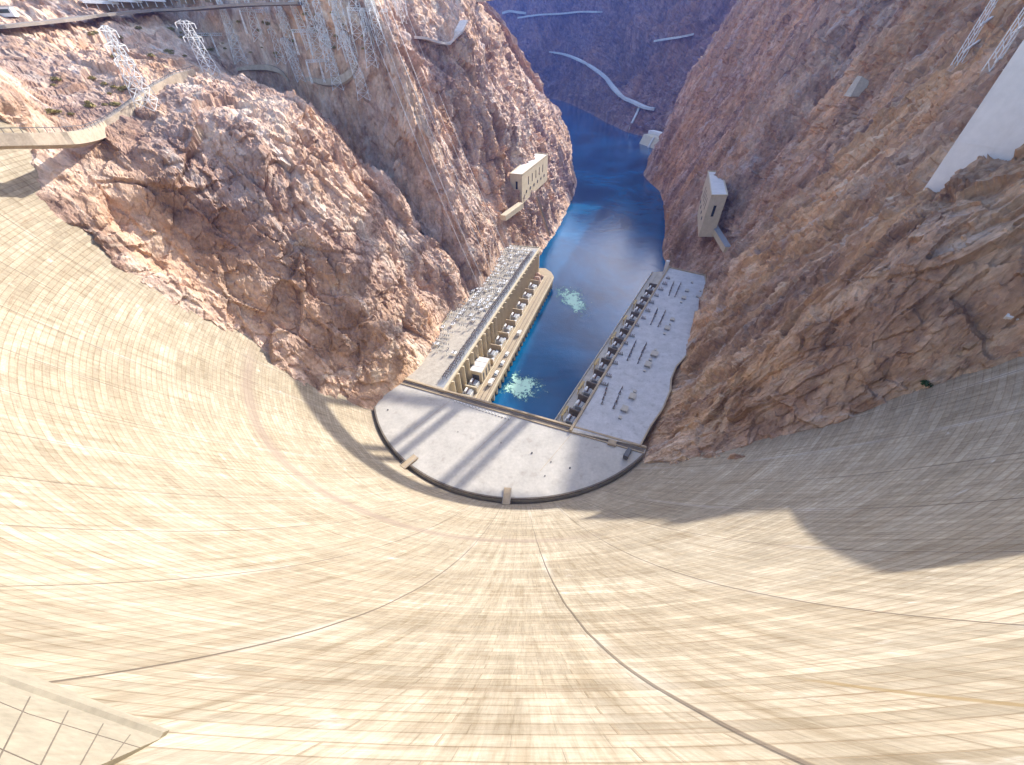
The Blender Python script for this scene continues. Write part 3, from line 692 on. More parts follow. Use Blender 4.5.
# parked cars on the deck road
for (px, py, b, kd, lab) in ((507, 355, 'white_paint', 'car', 'white car parked on the left deck, farthest from the dam of the row'), (502.5, 364, 'white_paint', 'car', 'white car parked on the left deck, second from the river bend'),
        (496.5, 374, 'steel', 'car', 'silver car parked on the left deck beside the block house'), (491.5, 383, 'white_paint', 'truck', 'white box truck parked on the left deck nearest the apron'), (519.5, 334, 'white_paint', 'truck', 'white box truck standing alone on the middle of the left deck')):
    vehicle(px, py, ZD, LA, b, kd, lab, None, kd, 1.15)
# annex behind the roof and debris at the far end of the deck
an = [at_z(x, y, ZR)[:2] for x, y in ((438, 307), (456, 302.5), (459, 303.5), (445, 321))]
an = tag(MB().prism([tuple(p) for p in an], 4, ZR - .6).build('annex', M['white_concrete']), 'small white flat roofed annex wedged between roof and left cliff', 'annex')
for k, (u, v, s) in enumerate(((188, 6, 3.4), (194, 9, 2.4), (197, 4, 2.8), (183, 10, 1.8))):
    bm = bmesh.new(); bmesh.ops.create_icosphere(bm, subdivisions=3, radius=s)
    for vv in bm.verts:
        vv.co *= 1 + .28 * fbm(np.array([[vv.co.x * .6 + k * 9, vv.co.y * .6, vv.co.z * .6]]), 3, 5)[0]
    me = bpy.data.meshes.new('boulder'); bm.to_mesh(me); bm.free(); me.materials.append(M['rock_left'])
    o = link(bpy.data.objects.new('boulder', me)); o.location = lw(u, v, ZD + s * .35)
    tag(o, 'brown boulder heaped at the far end of the left deck', 'boulder', 'boulders at the end of the deck')

# ------------------------------------------------------------------ right powerhouse wing
RO = np.array(at_z(573, 427.5, ZR)[:2]); RE = np.array(at_z(669, 267.5, ZR)[:2]); RU = RE - RO; RL = np.linalg.norm(RU); RU /= RL; RV = np.array([-RU[1], RU[0]]); RA = math.atan2(RU[1], RU[0])
def rw(u, v, z): return (RO[0] + RU[0] * u + RV[0] * v, RO[1] + RU[1] * u + RV[1] * v, z)
outer = [at_z(x, y, ZR) for x, y in ((704.5, 275.5), (706.8, 286), (701, 298), (705, 308), (702, 326), (690.5, 342.5), (688, 354), (676, 367), (671, 379), (670, 391), (662, 410), (650, 427), (640, 446))]
rpoly = [rw(-3, 0, 0)[:2], rw(RL, 0, 0)[:2]] + [tuple(p[:2]) for p in outer]
wr = tag(MB().prism(rpoly, -4, ZR).build('powerhouse_wing', M['concrete']), 'long powerhouse wing with flat grey white roof, right of the river in shade', 'powerhouse')
MB().prism(inset(rpoly, .015), ZR, ZR + .05).build('roof', M['roof_right'], wr)
m = MB()
for i in range(1, len(rpoly) - 1):
    a, b = rpoly[i], rpoly[i + 1]; m.bar((a[0], a[1], ZR + .4), (b[0], b[1], ZR + .4), .8, .8)
m.build('roof_parapet', M['tan'], wr)
MB().bar(rw(-3, .2, ZR + .4), rw(RL + 2, .2, ZR + .4), 1.3, 1.4).build('cornice', M['tan'], wr, bevel=.1)
MB().box(rw(RL + 1, 2.5, ZR - 1), (3.0, 3.0, 13), RA).build('corner_pylon', M['white_concrete'], wr, bevel=.1)
rd = [rw(0, 1, 0)[:2], rw(RL + 62, 1, 0)[:2], rw(RL + 62, 12, 0)[:2], rw(RL + 50, 18, 0)[:2], rw(0, 18, 0)[:2]]
rd = [rw(0, 1, 0)[:2], rw(RL + 30, 1, 0)[:2], rw(RL + 34, 8, 0)[:2], rw(RL + 28, 17.5, 0)[:2], rw(0, 17.5, 0)[:2]]
MB().prism(rd, ZD - 2.2, ZD).build('transformer_deck', M['concrete'], wr)
MB().prism([rw(0, 1.2, 0)[:2], rw(RL + 28, 1.2, 0)[:2], rw(RL + 26, 15, 0)[:2], rw(0, 15, 0)[:2]], -5, ZD - 2.2).build('deck_base', M['dark_concrete'], wr)
for v, h in ((17.2, 1.2), (12.5, .5)): MB().bar(rw(0, v, ZD + h / 2), rw(RL + 27, v, ZD + h / 2), .7, h).build('deck_wall', M['concrete'], wr)
for k in range(22):
    u = 4 + k * 10; MB().bar(rw(u, 17.0, -4), rw(u, 17.0, ZD - .6), 1.4, 2.6).build('deck_pier', M['concrete'], wr)
for k in range(15):
    u = 12 + k * 14.0; MB().box(rw(u, 8.4, ZD + 2.8), (.9, 7.4, 5.6), RA).build('fire_wall', M['dark_concrete'], wr)
for k in range(14):
    o = copy_tree(t0); o.location = rw(19 + k * 14.0, 8.3, ZD); o.rotation_euler.z = RA + math.pi / 2 * 0; o.scale = (1.25,) * 3
    o['label'] = 'grey transformer in shade between dark fire walls on the right deck'; o['group'] = 'transformers on the right deck'
for k, (u, w_) in enumerate(((22, 9), (48, 9), (76, 8), (112, 10), (140, 8), (168, 8))):
    r = empty('gantry_crane', rw(u, 13.6, ZD), RA)
    MB().box((0, 0, 5.6), (w_, 1.6, .8)).build('girder', M['yellow'], r, bevel=.05)
    for x in (-w_ / 2 + .6, w_ / 2 - .6):
        MB().bar((x, -.7, 0), (x, 0, 5.3), .35).bar((x, .7, 0), (x, 0, 5.3), .35).build('leg', M['yellow'], r)
    tag(r, 'ochre gantry crane frame straddling the right deck', 'gantry', 'ochre gantries on the right deck')
def line(p, q, n): return [(p[0] + (q[0] - p[0]) * i / (n - 1), p[1] + (q[1] - p[1]) * i / (n - 1)) for i in range(n)]
c8 = lambda x, y: (600 + x / 4.783, 240 + y / 4.783)
c7 = lambda x, y: (540 + x / 3.06, 230 + y / 3.06)
def breaker():
    r = empty('circuit_breaker')
    MB().box((0, 0, .5), (1.9, 1.5, 1.0)).build('base', M['grey_steel'], r, bevel=.06)
    c = MB()
    for x in (-.55, .55): c.cyl((x, 0, 1.0), .32, 1.9, 8, .2)
    c.build('insulator', M['porcelain'], r); MB().bar((-1.3, 0, 3.0), (1.3, 0, 3.0), .22).build('contact_bar', M['dark_steel'], r)
    return r
bk = breaker(); first = True
tag(bk, 'dark switch post in the paired rows on the right powerhouse roof', 'breaker', 'paired breaker rows on the right roof')
rows = [line(c8(350, 207), c8(330, 265), 6), line(c8(385, 212), c8(358, 272), 6), line(c8(272, 337), c8(243, 405), 6), line(c8(311, 347), c8(279, 415), 6), line(c8(170, 492), c8(132, 575), 6), line(c8(219, 502), c8(181, 590), 6), line(c7(207, 476), c7(190, 532), 5), line(c7(250, 486), c7(226, 545), 5)]
for rw_ in rows:
    for k, (x, y) in enumerate(rw_):
        o = bk if first else copy_tree(bk); first = False
        p = at_z(x + rng.uniform(-.25, .25), y, ZR); o.location = (p[0], p[1], ZR + .05); o.rotation_euler.z = RA; s = rng.uniform(.75, 1.1) if k not in (0, 5) else .7; o.scale = (s, s, s)
def bracket():
    V = [(-1.7, 0, 0), (1.7, 0, 0), (1.7, 3.0, 0), (-1.7, 0, 2.0), (1.7, 0, 2.0), (1.7, 3.0, .3)]
    V = [(-2.0, -1.3, 0), (2.0, -1.3, 0), (0, 2.6, 0), (-2.0, -1.3, 1.5), (2.0, -1.3, 1.5), (0, 2.6, .5)]
    r = MB().add(V, [(2, 1, 0), (3, 4, 5), (0, 1, 4, 3), (1, 2, 5, 4), (2, 0, 3, 5)]).build('takeoff_bracket', M['grey_steel'])
    c = MB()
    for x in (-1.2, 0, 1.2): MB().cyl((x, -.8, 1.5), .22, 1.3, 7, .14).build('insulator', M['porcelain'], r)
    return r
bt = bracket(); first = True; tag(bt, 'grey triangular bracket in the row along the inner edge of the right roof', 'bracket', 'triangular brackets on the right roof')
for (x, y) in ((322, 185), (306, 212), (287, 238), (267, 268), (243, 300), (226, 340), (204, 375), (174, 410), (150, 460), (120, 495), (95, 545), (70, 590), (40, 650), (14, 690)):
    p = at_z(*c8(x + 4, y), ZR); o = bt if first else copy_tree(bt); first = False
    o.location = (p[0], p[1], ZR + .05); o.rotation_euler.z = RA - math.pi / 2 + rng.uniform(-.1, .1); s = rng.uniform(.85, 1.15); o.scale = (s, s, s)
first = True
for (x, y, s, q) in ((440, 205, .7, 8), (415, 245, 1, 8), (400, 280, 1.1, 8), (388, 300, .6, 8), (465, 272, .7, 8), (480, 245, .5, 8), (345, 383, 1.0, 8), (320, 425, 1.2, 8), (308, 450, .6, 8), (335, 405, .5, 8), (258, 550, 1.4, 8), (228, 600, 1.3, 8), (265, 528, .6, 8), (213, 628, .5, 8), (240, 575, .7, 8), (282, 512, 1.2, 7), (258, 550, 1.2, 7), (290, 495, .6, 7), (245, 575, .6, 7)):
    p = at_z(*(c8 if q == 8 else c7)(x, y), ZR)
    h = MB().box((0, 0, .5), (3.4, 2.6, 1.0)).build('roof_vent', M['grey_steel'], bevel=.08) if first else copy_tree(h0)
    if first: h0 = h; MB().box((0, 0, 1.1), (3.7, 2.9, .2)).build('cap', M['concrete'], h); tag(h, 'low grey box vent on the right powerhouse roof', 'roof vent', 'box vents on the right roof')
    first = False; h.location = (p[0], p[1], ZR + .05); h.rotation_euler.z = RA; h.scale = (s, s, s)

# ------------------------------------------------------------------ white water below the turbine outlets
def foam_material():
    t = NT('foam'); v = t.coord()
    uvn = t.n('ShaderNodeUVMap'); uvn.uv_map = 'UVMap'; ln = t.n('ShaderNodeVectorMath', operation='LENGTH'); t.link(uvn.outputs[0], ln.inputs[0])
    n = t.noise(v, 0.33, 8, 0.72, 1.2); n2 = t.noise(v, 0.12, 4, 0.6, 0.6)
    a = t.math('SUBTRACT', t.math('ADD', t.math('MULTIPLY', n, 2.3), t.math('MULTIPLY', n2, 1.7)), t.math('ADD', t.math('MULTIPLY', ln.outputs['Value'], .92), 1.28))
    a = t.math('MULTIPLY', a, 2.8, True)
    c = t.mix(t.math('POWER', a, 1.4), (0.02, 0.24, 0.22), (0.50, 0.74, 0.58))
    t.link(a, t.p.inputs['Alpha']); return t.finish(c, 0.6, None, 0.3)
M['foam'] = foam_material()
for (pts, ) in (([(503, 379), (515, 372), (532, 374), (545, 384), (542, 396), (528, 402), (510, 399), (501, 390)],), ([(556, 289), (566, 285), (578, 287), (586, 296), (592, 305), (584, 321), (574, 315), (562, 303), (555, 297)],)):
    P = [at_z(x, y, .03) for x, y in pts]; c = np.mean(P, 0); n = len(P); V = [c]; UV = [(0, 0)]
    for r in (.33, .66, 1.0, 1.35):
        for k, p in enumerate(P): V.append(c + (p - c) * r); a = 2 * math.pi * k / n; UV.append((r * math.cos(a), r * math.sin(a)))
    F = [(0, 1 + k, 1 + (k + 1) % n) for k in range(n)] + [(1 + j * n + k, 1 + (j + 1) * n + k, 1 + (j + 1) * n + (k + 1) % n, 1 + j * n + (k + 1) % n) for j in range(3) for k in range(n)]
    o = MB().add(V, F).build('foam', M['foam'], recalc=False); ly = o.data.uv_layers.new(name='UVMap')
    for l in o.data.loops: ly.data[l.index].uv = UV[l.vertex_index]
    tag(o, kind='stuff')

# ------------------------------------------------------------------ outlet valve houses
def house(corners, zr, zb, name, label, wall, roofm, front_windows, holes):
    """corners: near river, far river, far bank, near bank in the plan"""
    A, B, Cc, D = [np.array(p[:2]) for p in corners]
    r = MB().prism([tuple(A), tuple(B), tuple(Cc), tuple(D)], zb, zr).build(name, M[wall]); tag(r, label, 'valve house')
    cx_, cy_ = (A + B + Cc + D) / 4
    MB().prism([tuple(p + (np.array([cx_, cy_]) - p) * .06) for p in (A, B, Cc, D)], zr, zr + .12).build('roof', M[roofm], r)
    m = MB()
    for p, q in ((A, B), (B, Cc), (Cc, D), (D, A)): m.bar((*p, zr + .3), (*q, zr + .3), .8, .9)
    m.build('roof_parapet', M[wall], r)
    n = np.array([(B - A)[1], -(B - A)[0]]); n /= np.linalg.norm(n)
    if np.dot(n, np.array([cx_, cy_]) - A) > 0: n = -n
    fa = math.atan2((B - A)[1], (B - A)[0])
    for f in front_windows:
        p = A + (B - A) * f + n * .05; MB().box((*p, zr - (zr - zb) * .36), (1.6, .2, (zr - zb) * .28), fa).build('window', M['glass'], r)
    for f in holes:
        p = A + (B - A) * f; c = np.array([*p, zr - (zr - zb) * .68]); N3 = np.array([*n, 0]); T3 = np.array([*(B - A) / np.linalg.norm(B - A), 0])
        V = []
        for o_ in (0.02, .5):
            for k in range(14): V.append(c + N3 * o_ + T3 * 1.5 * math.cos(k * math.pi / 7) + np.array([0, 0, 1.5 * math.sin(k * math.pi / 7)]))
        MB().add(V, [tuple(range(14)), tuple(range(27, 13, -1))] + [(k, (k + 1) % 14, 14 + (k + 1) % 14, 14 + k) for k in range(14)]).build('outlet_pipe', M['dark_steel'], r)
    n2 = np.array([(A - D)[1], -(A - D)[0]]); n2 /= np.linalg.norm(n2)
    if np.dot(n2, np.array([cx_, cy_]) - A) > 0: n2 = -n2
    p = D + (A - D) * .55 + n2 * .05; MB().box((*p, zr - (zr - zb) * .36), (2.2, .2, (zr - zb) * .26), math.atan2((A - D)[1], (A - D)[0])).build('window', M['glass'], r)
    return r
def seat(pa, pb, hgt, lo, hi):
    """roof level at which the river face stands just clear of the rock"""
    for z in range(lo, hi):
        A, B = at_z(*pa, z), at_z(*pb, z)
        if max(ground(*(A + (B - A) * f)[:2]) for f in (0, .2, .4, .6, .8, 1)) < z - hgt: return float(z)
    return float(hi)
zr = seat((522, 175), (548, 154.5), 22, 60, 140)
vl = house([at_z(522, 175, zr), at_z(548, 154.5, zr), at_z(535, 153, zr), at_z(510, 174, zr)], zr, zr - 27, 'valve_house', 'cream valve house with tall windows and round pipes high on the sunlit left cliff', 'cream', 'white_concrete', (.22, .36, .5, .64, .78), (.15, .29, .43, .57, .71, .85))
a, b = at_z(521, 205, zr - 26), at_z(503, 218, zr - 27)
tag(MB().bar(a, b, 6, 5).build('access_ramp', M['cream'], bevel=.1), 'cream ramp leading along the cliff to the left valve house', 'ramp')
a, b = Vector(at_z(536.5, 196, zr - 28)), spot(547, 236)
tag(MB().bar(a, b + Vector((3, -2, 1)), 2.2, 2.6).build('cliff_pipe', M['tan']), 'tan pipe running down the cliff below the left valve house', 'pipe')
zr2 = seat((711.4, 195.5), (708, 171.6), 25, 50, 140)
vr = house([at_z(711.4, 195.5, zr2), at_z(708, 171.6, zr2), at_z(721.5, 171.8, zr2), at_z(727.5, 195.5, zr2)], zr2, zr2 - 34, 'valve_house', 'cream valve house with blue grey flat roof on the shaded right slope', 'cream', 'white_concrete', (.25, .4, .55, .7), (.2, .4, .6, .8))
a, b = at_z(711, 224, zr2 - 28), at_z(727, 250, zr2 - 33)
fl = tag(MB().bar(a, b, 4.4, 5.0).build('sloping_gallery', M['cream'], bevel=.1), 'sloping covered gallery with grey roof below the right valve house', 'gallery')
MB().bar(a + np.array([0, 0, 2.7]), b + np.array([0, 0, 2.7]), 4.8, .4).build('roof', M['grey_steel'], fl)
print('seats', zr, zr2)

# tunnel outlet structure at the water on the right
a, b = at_z(638.5, 143.5, 0), at_z(664, 153, 0); a2, b2 = at_z(642, 134, 16), at_z(676, 146.5, 16)
t = Vector(b - a).normalized(); nn = Vector((-t.y, t.x, 0)); nn = nn if nn.y > 0 else -nn
ol = empty('tunnel_outlet', tuple(a)); tag(ol, 'pale concrete tunnel outlet wall at the water far down the right bank', 'outlet')
V = [Vector((0, 0, -4)), Vector(b - a) + Vector((0, 0, -4)), Vector(b - a) + nn * 10 + Vector((0, 0, 18)), nn * 10 + Vector((0, 0, 18)), nn * 60 + Vector((0, 0, -4)), Vector(b - a) + nn * 60 + Vector((0, 0, -4)), Vector(b - a) + nn * 60 + Vector((0, 0, 19)), nn * 60 + Vector((0, 0, 19))]
MB().add(V, [(0, 1, 2, 3), (3, 2, 6, 7), (0, 3, 7, 4), (1, 5, 6, 2), (4, 7, 6, 5), (0, 4, 5, 1)]).build('sloping_wall', M['cream'], ol)
mid = Vector(b - a) * .42; MB().bar(mid + nn * -.5 + Vector((0, 0, -2)), mid + nn * 10 + Vector((0, 0, 19)), 4, 4).build('dividing_pier', M['white_concrete'], ol)
q0 = Vector(b - a); q1 = Vector(at_z(665, 168, 0) - a); MB().bar(q0 + Vector((0, 0, 6)), q1 + Vector((0, 0, 4)), 6, 14).build('wing_wall', M['cream'], ol)
MB().bar(Vector(b - a) * -.05 + nn * 30 + Vector((0, 0, 21)), Vector(b - a) * .95 + nn * 42 + Vector((0, 0, 21)), 14, 6).build('roof_slab', M['white_concrete'], ol)

# ------------------------------------------------------------------ the tall wall that stands on the right slope
P0 = np.array([131.5, 124.1]); sdir = np.array([.20, -1.0]); sdir /= np.linalg.norm(sdir); sn = np.array([sdir[1], -sdir[0]]) * -1
if sn[0] < 0: sn = -sn
P1 = P0 + sdir * 62
tw = tag(MB().prism([tuple(P0), tuple(P1), tuple(P1 + sn * 7), tuple(P0 + sn * 7)], 96, 223).build('tower_wall', M['white_concrete'], bevel=.2), 'tall smooth white concrete tower wall standing on the right slope', 'tower')
m = MB()
for z in (156, 172, 188, 204, 218): m.bar((*(P0 - sn * .02), z), (*(P1 - sn * .02), z), .12, .12)
m.build('pour_line', M['white_concrete'], tw)

# stub of the crest tower that leans out of the dam at lower left
T = Vector(on_dam(166, 736)); A_ = Vector(at_d(-60, 646, 14.6)); B_ = Vector(on_dam(100, 765)) + Vector((0, .15, .3)); C_ = Vector(at_d(-120, 800, 9.0))
tb = empty('crest_tower', tuple(T)); tag(tb, 'panelled base of a crest tower jutting from the dam at lower left', 'tower')
fN = (A_ - T).cross(B_ - T).normalized()
if fN.dot(Vector(EYE) - T) < 0: fN = -fN
def onp(px, py, lift=0.0):
    d = Vector(ray(px, py)); k = (T - Vector(EYE)).dot(fN) / d.dot(fN); return Vector(EYE) + d * k - T + fN * lift
F4 = [onp(166, 736), onp(-60, 646), onp(-140, 830), onp(62, 782)]
body = MB().add(F4 + [p - fN * 9 for p in F4], [(0, 1, 2, 3), (7, 6, 5, 4), (0, 4, 5, 1), (1, 5, 6, 2), (2, 6, 7, 3), (3, 7, 4, 0)])
body.build('panelled_wall', M['tower_panel'], tb)
led = MB(); led.add([onp(166, 735.5, .10), onp(-60, 645, .10), onp(-60, 661, .10), onp(160, 738, .10), onp(166, 735.5, 0), onp(-60, 645, 0), onp(-60, 661, 0), onp(160, 738, 0)], [(0, 1, 2, 3), (0, 4, 5, 1), (3, 2, 6, 7), (0, 3, 7, 4), (1, 5, 6, 2)]); led.build('edge_ledge', M['tower_panel'], tb)
for p, q in (((130, 735), (111, 760)), ((103, 724), (74, 776)), ((68, 711), (38, 770)), ((30, 697), (-6, 768)), ((-30, 690), (28, 714)), ((28, 714), (140, 748)), ((-30, 736), (60, 775))):
    MB().bar(onp(*p, .004), onp(*q, .004), .010, .02).build('panel_joint', M['dark_concrete'], tb)
for x in (18, 50, 80, 106, 128):
    y = 646 + (x + 60) * .398 + 4; MB().bar(onp(x, y, .02), onp(x + 8, y + 3.4, .02), .07, .2).build('dentil', M['dark_concrete'], tb)

# ------------------------------------------------------------------ left rim: path wall, roads, canopies, switchyard
def draped(name, pts, width, mat, lift=.5, n=6, th=1.2, win=3):
    tt = np.linspace(0, len(pts) - 1, (len(pts) - 1) * n + 1); XY = catmull(np.array(pts, float), tt); D = []
    for x, y in XY: s = spot(x, y); D.append(math.hypot(s.x, s.y))
    D = np.array([min(D[max(0, i - win):i + win + 1]) for i in range(len(D))]); D = np.array([np.mean(D[max(0, i - win):i + win + 1]) for i in range(len(D))])
    Bm = np.array([at_d(x, y, d - width * .45) for (x, y), d in zip(XY, D)]); Lf = []; Rt = []
    for i in range(len(Bm)):
        d = Bm[min(i + 1, len(Bm) - 1)] - Bm[max(i - 1, 0)]; d = d[:2] / np.linalg.norm(d[:2]); s = np.array([-d[1], d[0]]) * width / 2; z = Bm[i][2]
        Lf.append((Bm[i][0] + s[0], Bm[i][1] + s[1], z)); Rt.append((Bm[i][0] - s[0], Bm[i][1] - s[1], z))
    return MB().ribbon(Lf, Rt, th).build(name, mat)
def wall_along(name, pts, h, th, mat, near=1.2):
    """pts: (px, py[, distance]) of the top edge; seated against the rock"""
    tt = np.linspace(0, len(pts) - 1, (len(pts) - 1) * 5 + 1); hh = np.interp(tt, range(len(pts)), h)
    XY = catmull(np.array([q[:2] for q in pts], float), tt); D = []
    for (x, y), k in zip(XY, tt):
        s = spot(x, y); d = math.hypot(s.x, s.y) - near; q = pts[int(round(k))]
        D.append(q[2] if len(q) > 2 else d)
    D = np.array([min(D[max(0, i - 3):i + 4]) for i in range(len(D))]); D = np.array([np.mean(D[max(0, i - 4):i + 5]) for i in range(len(D))])
    P = np.array([at_d(x, y, d) for (x, y), d in zip(XY, D)])
    V = []; F = []
    for i, p in enumerate(P):
        d = P[min(i + 1, len(P) - 1)] - P[max(i - 1, 0)]; d = d[:2] / np.linalg.norm(d[:2]); s = np.array([-d[1], d[0], 0]) * th; z = np.array([0, 0, hh[i]])
        V += [p, p + s, p + s - z * 1.3, p - z]
    for i in range(len(P) - 1):
        for k in range(4): F.append((i * 4 + k, i * 4 + (k + 1) % 4, i * 4 + 4 + (k + 1) % 4, i * 4 + 4 + k))
    n = len(P); F += [(0, 1, 2, 3), (4 * n - 1, 4 * n - 2, 4 * n - 3, 4 * n - 4)]
    return MB().add(V, F).build(name, mat)
pw = wall_along('path_wall', [(-30, 134, 196), (20, 133, 204), (60, 132, 211), (86, 129), (104, 121), (121, 110), (139, 96), (157, 84), (176, 74), (194, 69)], [3, 3.2, 3.5, 3.8, 4.5, 5, 5, 5, 4, 2], 2.6, M['path_concrete'])
tag(pw, 'tan walled path curving from the dam across the left rim', 'path wall')
r = MB(); top_ = [Vector(pw.data.vertices[i * 4].co) for i in range(0, len(pw.data.vertices) // 4, 5)]
for i in range(len(top_) - 1):
    a, b = top_[i], top_[i + 1]; r.bar(a + Vector((-.7, 1.6, 1.1)), b + Vector((-.7, 1.6, 1.1)), .2)
    for k in range(5): c = a.lerp(b, k / 5) + Vector((-.7, 1.6, 0)); r.bar(c - Vector((0, 0, .8)), c + Vector((0, 0, 1.2)), .15)
r.build('railing', M['dark_steel'], pw)
rt = wall_along('retaining_wall', [(305, 77), (322, 79), (338, 76), (349, 69), (357, 58)], [1.5, 3, 4, 4, 3], 2, M['path_concrete']); tag(rt, 'pale curved retaining wall below the lattice towers of the left rim', 'retaining wall')
rt = wall_along('retaining_wall', [(236, 68), (252, 65), (268, 65), (280, 70), (288, 79)], [1.5, 2.5, 3, 2.5, 1.5], 2, M['path_concrete']); tag(rt, 'short pale wall on the left rim between path and towers', 'retaining wall')
tag(draped('rim_road', [(-30, 30), (10, 24), (50, 20), (90, 15), (140, 10), (190, 8), (240, 4), (300, 2)], 9, M['asphalt'], 1.2, 8), kind='structure')
tag(draped('nose_track', [(414, 36), (424, 37), (436, 41), (449, 42), (457, 33), (464, 20)], 7, M['gravel'], 2.2, 8, 1.5), kind='structure')
tag(draped('portal_road', [(549, 51), (566, 54), (583, 61), (596, 69), (606, 77), (613, 86), (623, 96), (634, 101), (645, 106), (655, 108)], 13, M['road_far'], 13, 8, 5), kind='structure')
tag(draped('mountain_track', [(519, 17), (540, 14), (560, 13), (582, 11), (600, 11)], 22, M['road_far'], 10, 8, 5), kind='structure')
tag(draped('hill_track', [(503, 12), (510, 10), (517, 11), (526, 12)], 16, M['road_far'], 5, 8, 8), kind='structure')
tag(draped('slope_track', [(640, 104), (637, 112), (632, 122), (629, 128)], 5, M['road_far'], 3, 8, 6), kind='structure')
tag(draped('bench_track', [(655, 40), (668, 38), (680, 36), (694, 33)], 14, M['road_far'], 8, 8, 4), kind='structure')

def canopy():
    r = empty('parking_canopy')
    MB().box((0, 0, 3.6), (17, 6.0, .35)).build('roof', M['white_paint'], r)
    MB().box((0, -2.9, 3.3), (17.2, .3, 1.5)).build('fascia', M['white_paint'], r); MB().box((0, 2.6, 1.5), (16.6, .3, 3.0)).build('back_panel', M['tan'], r)
    for x in (-7.5, -2.5, 2.5, 7.5): MB().bar((x, -2.4, 0), (x, -2.4, 3.5), .3).build('post', M['steel'], r)
    return r
cp = canopy(); labs = ['white roofed parking canopy on the rim road, nearest the dam', 'white roofed parking canopy on the rim road, second from the dam', 'white roofed parking canopy on the rim road, third from the dam', 'white roofed parking canopy on the rim road, fourth from the dam', 'white roofed parking canopy on the rim road, fifth from the dam', 'white roofed parking canopy on the rim road, farthest from the dam']
for k, (x, y) in enumerate(((104, 12), (128, 10), (152, 9), (176, 7.5), (198, 6), (222, 4.5))):
    o = cp if k == 0 else copy_tree(cp); p = spot(x, y); q = spot(x + 6, y - .5); o.location = (p.x, p.y, p.z + .8); o.rotation_euler.z = math.atan2(q.y - p.y, q.x - p.x) * 0 + R(58); o.scale = (1.05, 1, 1)
    tag(o, labs[k], 'canopy', 'white parking canopies on the rim')
p = spot(10, 17); sh = empty('roadside_hut', (p.x, p.y, p.z), R(20)); tag(sh, 'small white hut with dark windows beside the rim road', 'hut')
MB().box((0, 0, 1.8), (6, 4, 3.6)).build('wall', M['white_paint'], sh); MB().box((0, 0, 3.75), (6.6, 4.6, .3)).build('roof', M['grey_steel'], sh); MB().box((0, -2.03, 2), (4, .1, 1.4)).build('window', M['glass'], sh)

def lattice(h, b, t, arms, beam=.22, lean=0.0):
    r = empty('lattice_tower'); f = MB(); nb = max(4, int(h / 3.6))
    def c(k, i):
        w = b + (t - b) * (k / nb) ** .85; sx, sy = ((-1, -1), (1, -1), (1, 1), (-1, 1))[i % 4]
        return Vector((sx * w / 2 + lean * k / nb, sy * w / 2, h * k / nb))
    for i in range(4):
        for k in range(nb):
            f.bar(c(k, i), c(k + 1, i), beam); f.bar(c(k, i), c(k + 1, i + 1), beam * .65); f.bar(c(k, i + 1), c(k + 1, i), beam * .65); f.bar(c(k + 1, i), c(k + 1, i + 1), beam * .65)
    f.build('tower_frame', M['steel'], r)
    for k, (zf, ln) in enumerate(arms):
        a = MB(); z = h * zf
        for s in (-1, 1):
            a.bar((lean * zf, -s * t * .0, z), (lean * zf, s * ln, z + .3), beam); a.bar((lean * zf, s * t / 2, z + 1.6), (lean * zf, s * ln, z + .3), beam * .7)
            a.bar((lean * zf + .8, 0, z), (lean * zf, s * ln, z + .3), beam * .7); a.bar((lean * zf, s * ln, z + .3), (lean * zf, s * ln, z - 1.8), .3)
        a.build('crossarm', M['steel'], r)
    return r
arms3 = ((.62, 5.5), (.78, 6.0), (.94, 5.0)); arms2 = ((.7, 6.0), (.95, 6.0))
kinds = [lattice(27, 7.5, 1.6, arms3), lattice(22, 6.0, 3.0, arms2, lean=-4.0), lattice(32, 8.5, 1.8, arms3)]
place = [(150, 108, 0), (243, 62, 2), (212, 72, 1), (285, 62, 0), (303, 80, 1), (322, 60, 2), (340, 88, 0), (352, 60, 1), (366, 98, 2), (374, 66, 0), (318, 34, 1), (345, 30, 0), (384, 44, 1), (400, 22, 0), (290, 30, 1), (262, 40, 0), (296, 58, 0), (312, 48, 1), (330, 46, 2), (346, 48, 0), (360, 76, 1), (362, 40, 2), (334, 70, 0), (378, 28, 1)]
usedk = [0, 0, 0]; words = {0: 'slender lattice tower', 1: 'leaning lattice tower', 2: 'tall lattice tower'}
where = ['standing over the walled path on the left rim', 'right of the canopies on the left rim', 'just left of the tall tower on the left rim', 'behind the short pale wall', 'above the curved retaining wall, left of its middle', 'in the middle of the switchyard', 'below the switchyard at the edge of the cliff', 'above the right end of the curved retaining wall', 'at the edge of the dark gully', 'beside the top of the dark gully', 'in the back row of the switchyard, left of its middle', 'in the back row of the switchyard, right of its middle', 'at the right end of the switchyard', 'at the head of the gully farthest from the path', 'leftmost in the back row of the switchyard', 'behind the tall tower on the left rim', 'just right of the short pale wall', 'left of the middle of the switchyard', 'behind the middle of the switchyard', 'right of the middle of the switchyard', 'over the right end of the curved retaining wall', 'behind the right end of the switchyard', 'directly above the curved retaining wall', 'in the back row beside the head of the gully']
for i, (x, y, k) in enumerate(place):
    o = kinds[k] if not usedk[k] else copy_tree(kinds[k]); usedk[k] = 1; p = spot(x, y); o.location = (p.x, p.y, p.z - 1); o.rotation_euler.z = R(-25 + 40 * rng.random())
    tag(o, words[k] + ' ' + where[i], 'lattice tower', 'lattice towers on the left rim')
    if len(o['label'].split()) > 16: o['label'] = words[k].replace('pale ', '').replace(' pairs of', '') + ' ' + where[i]
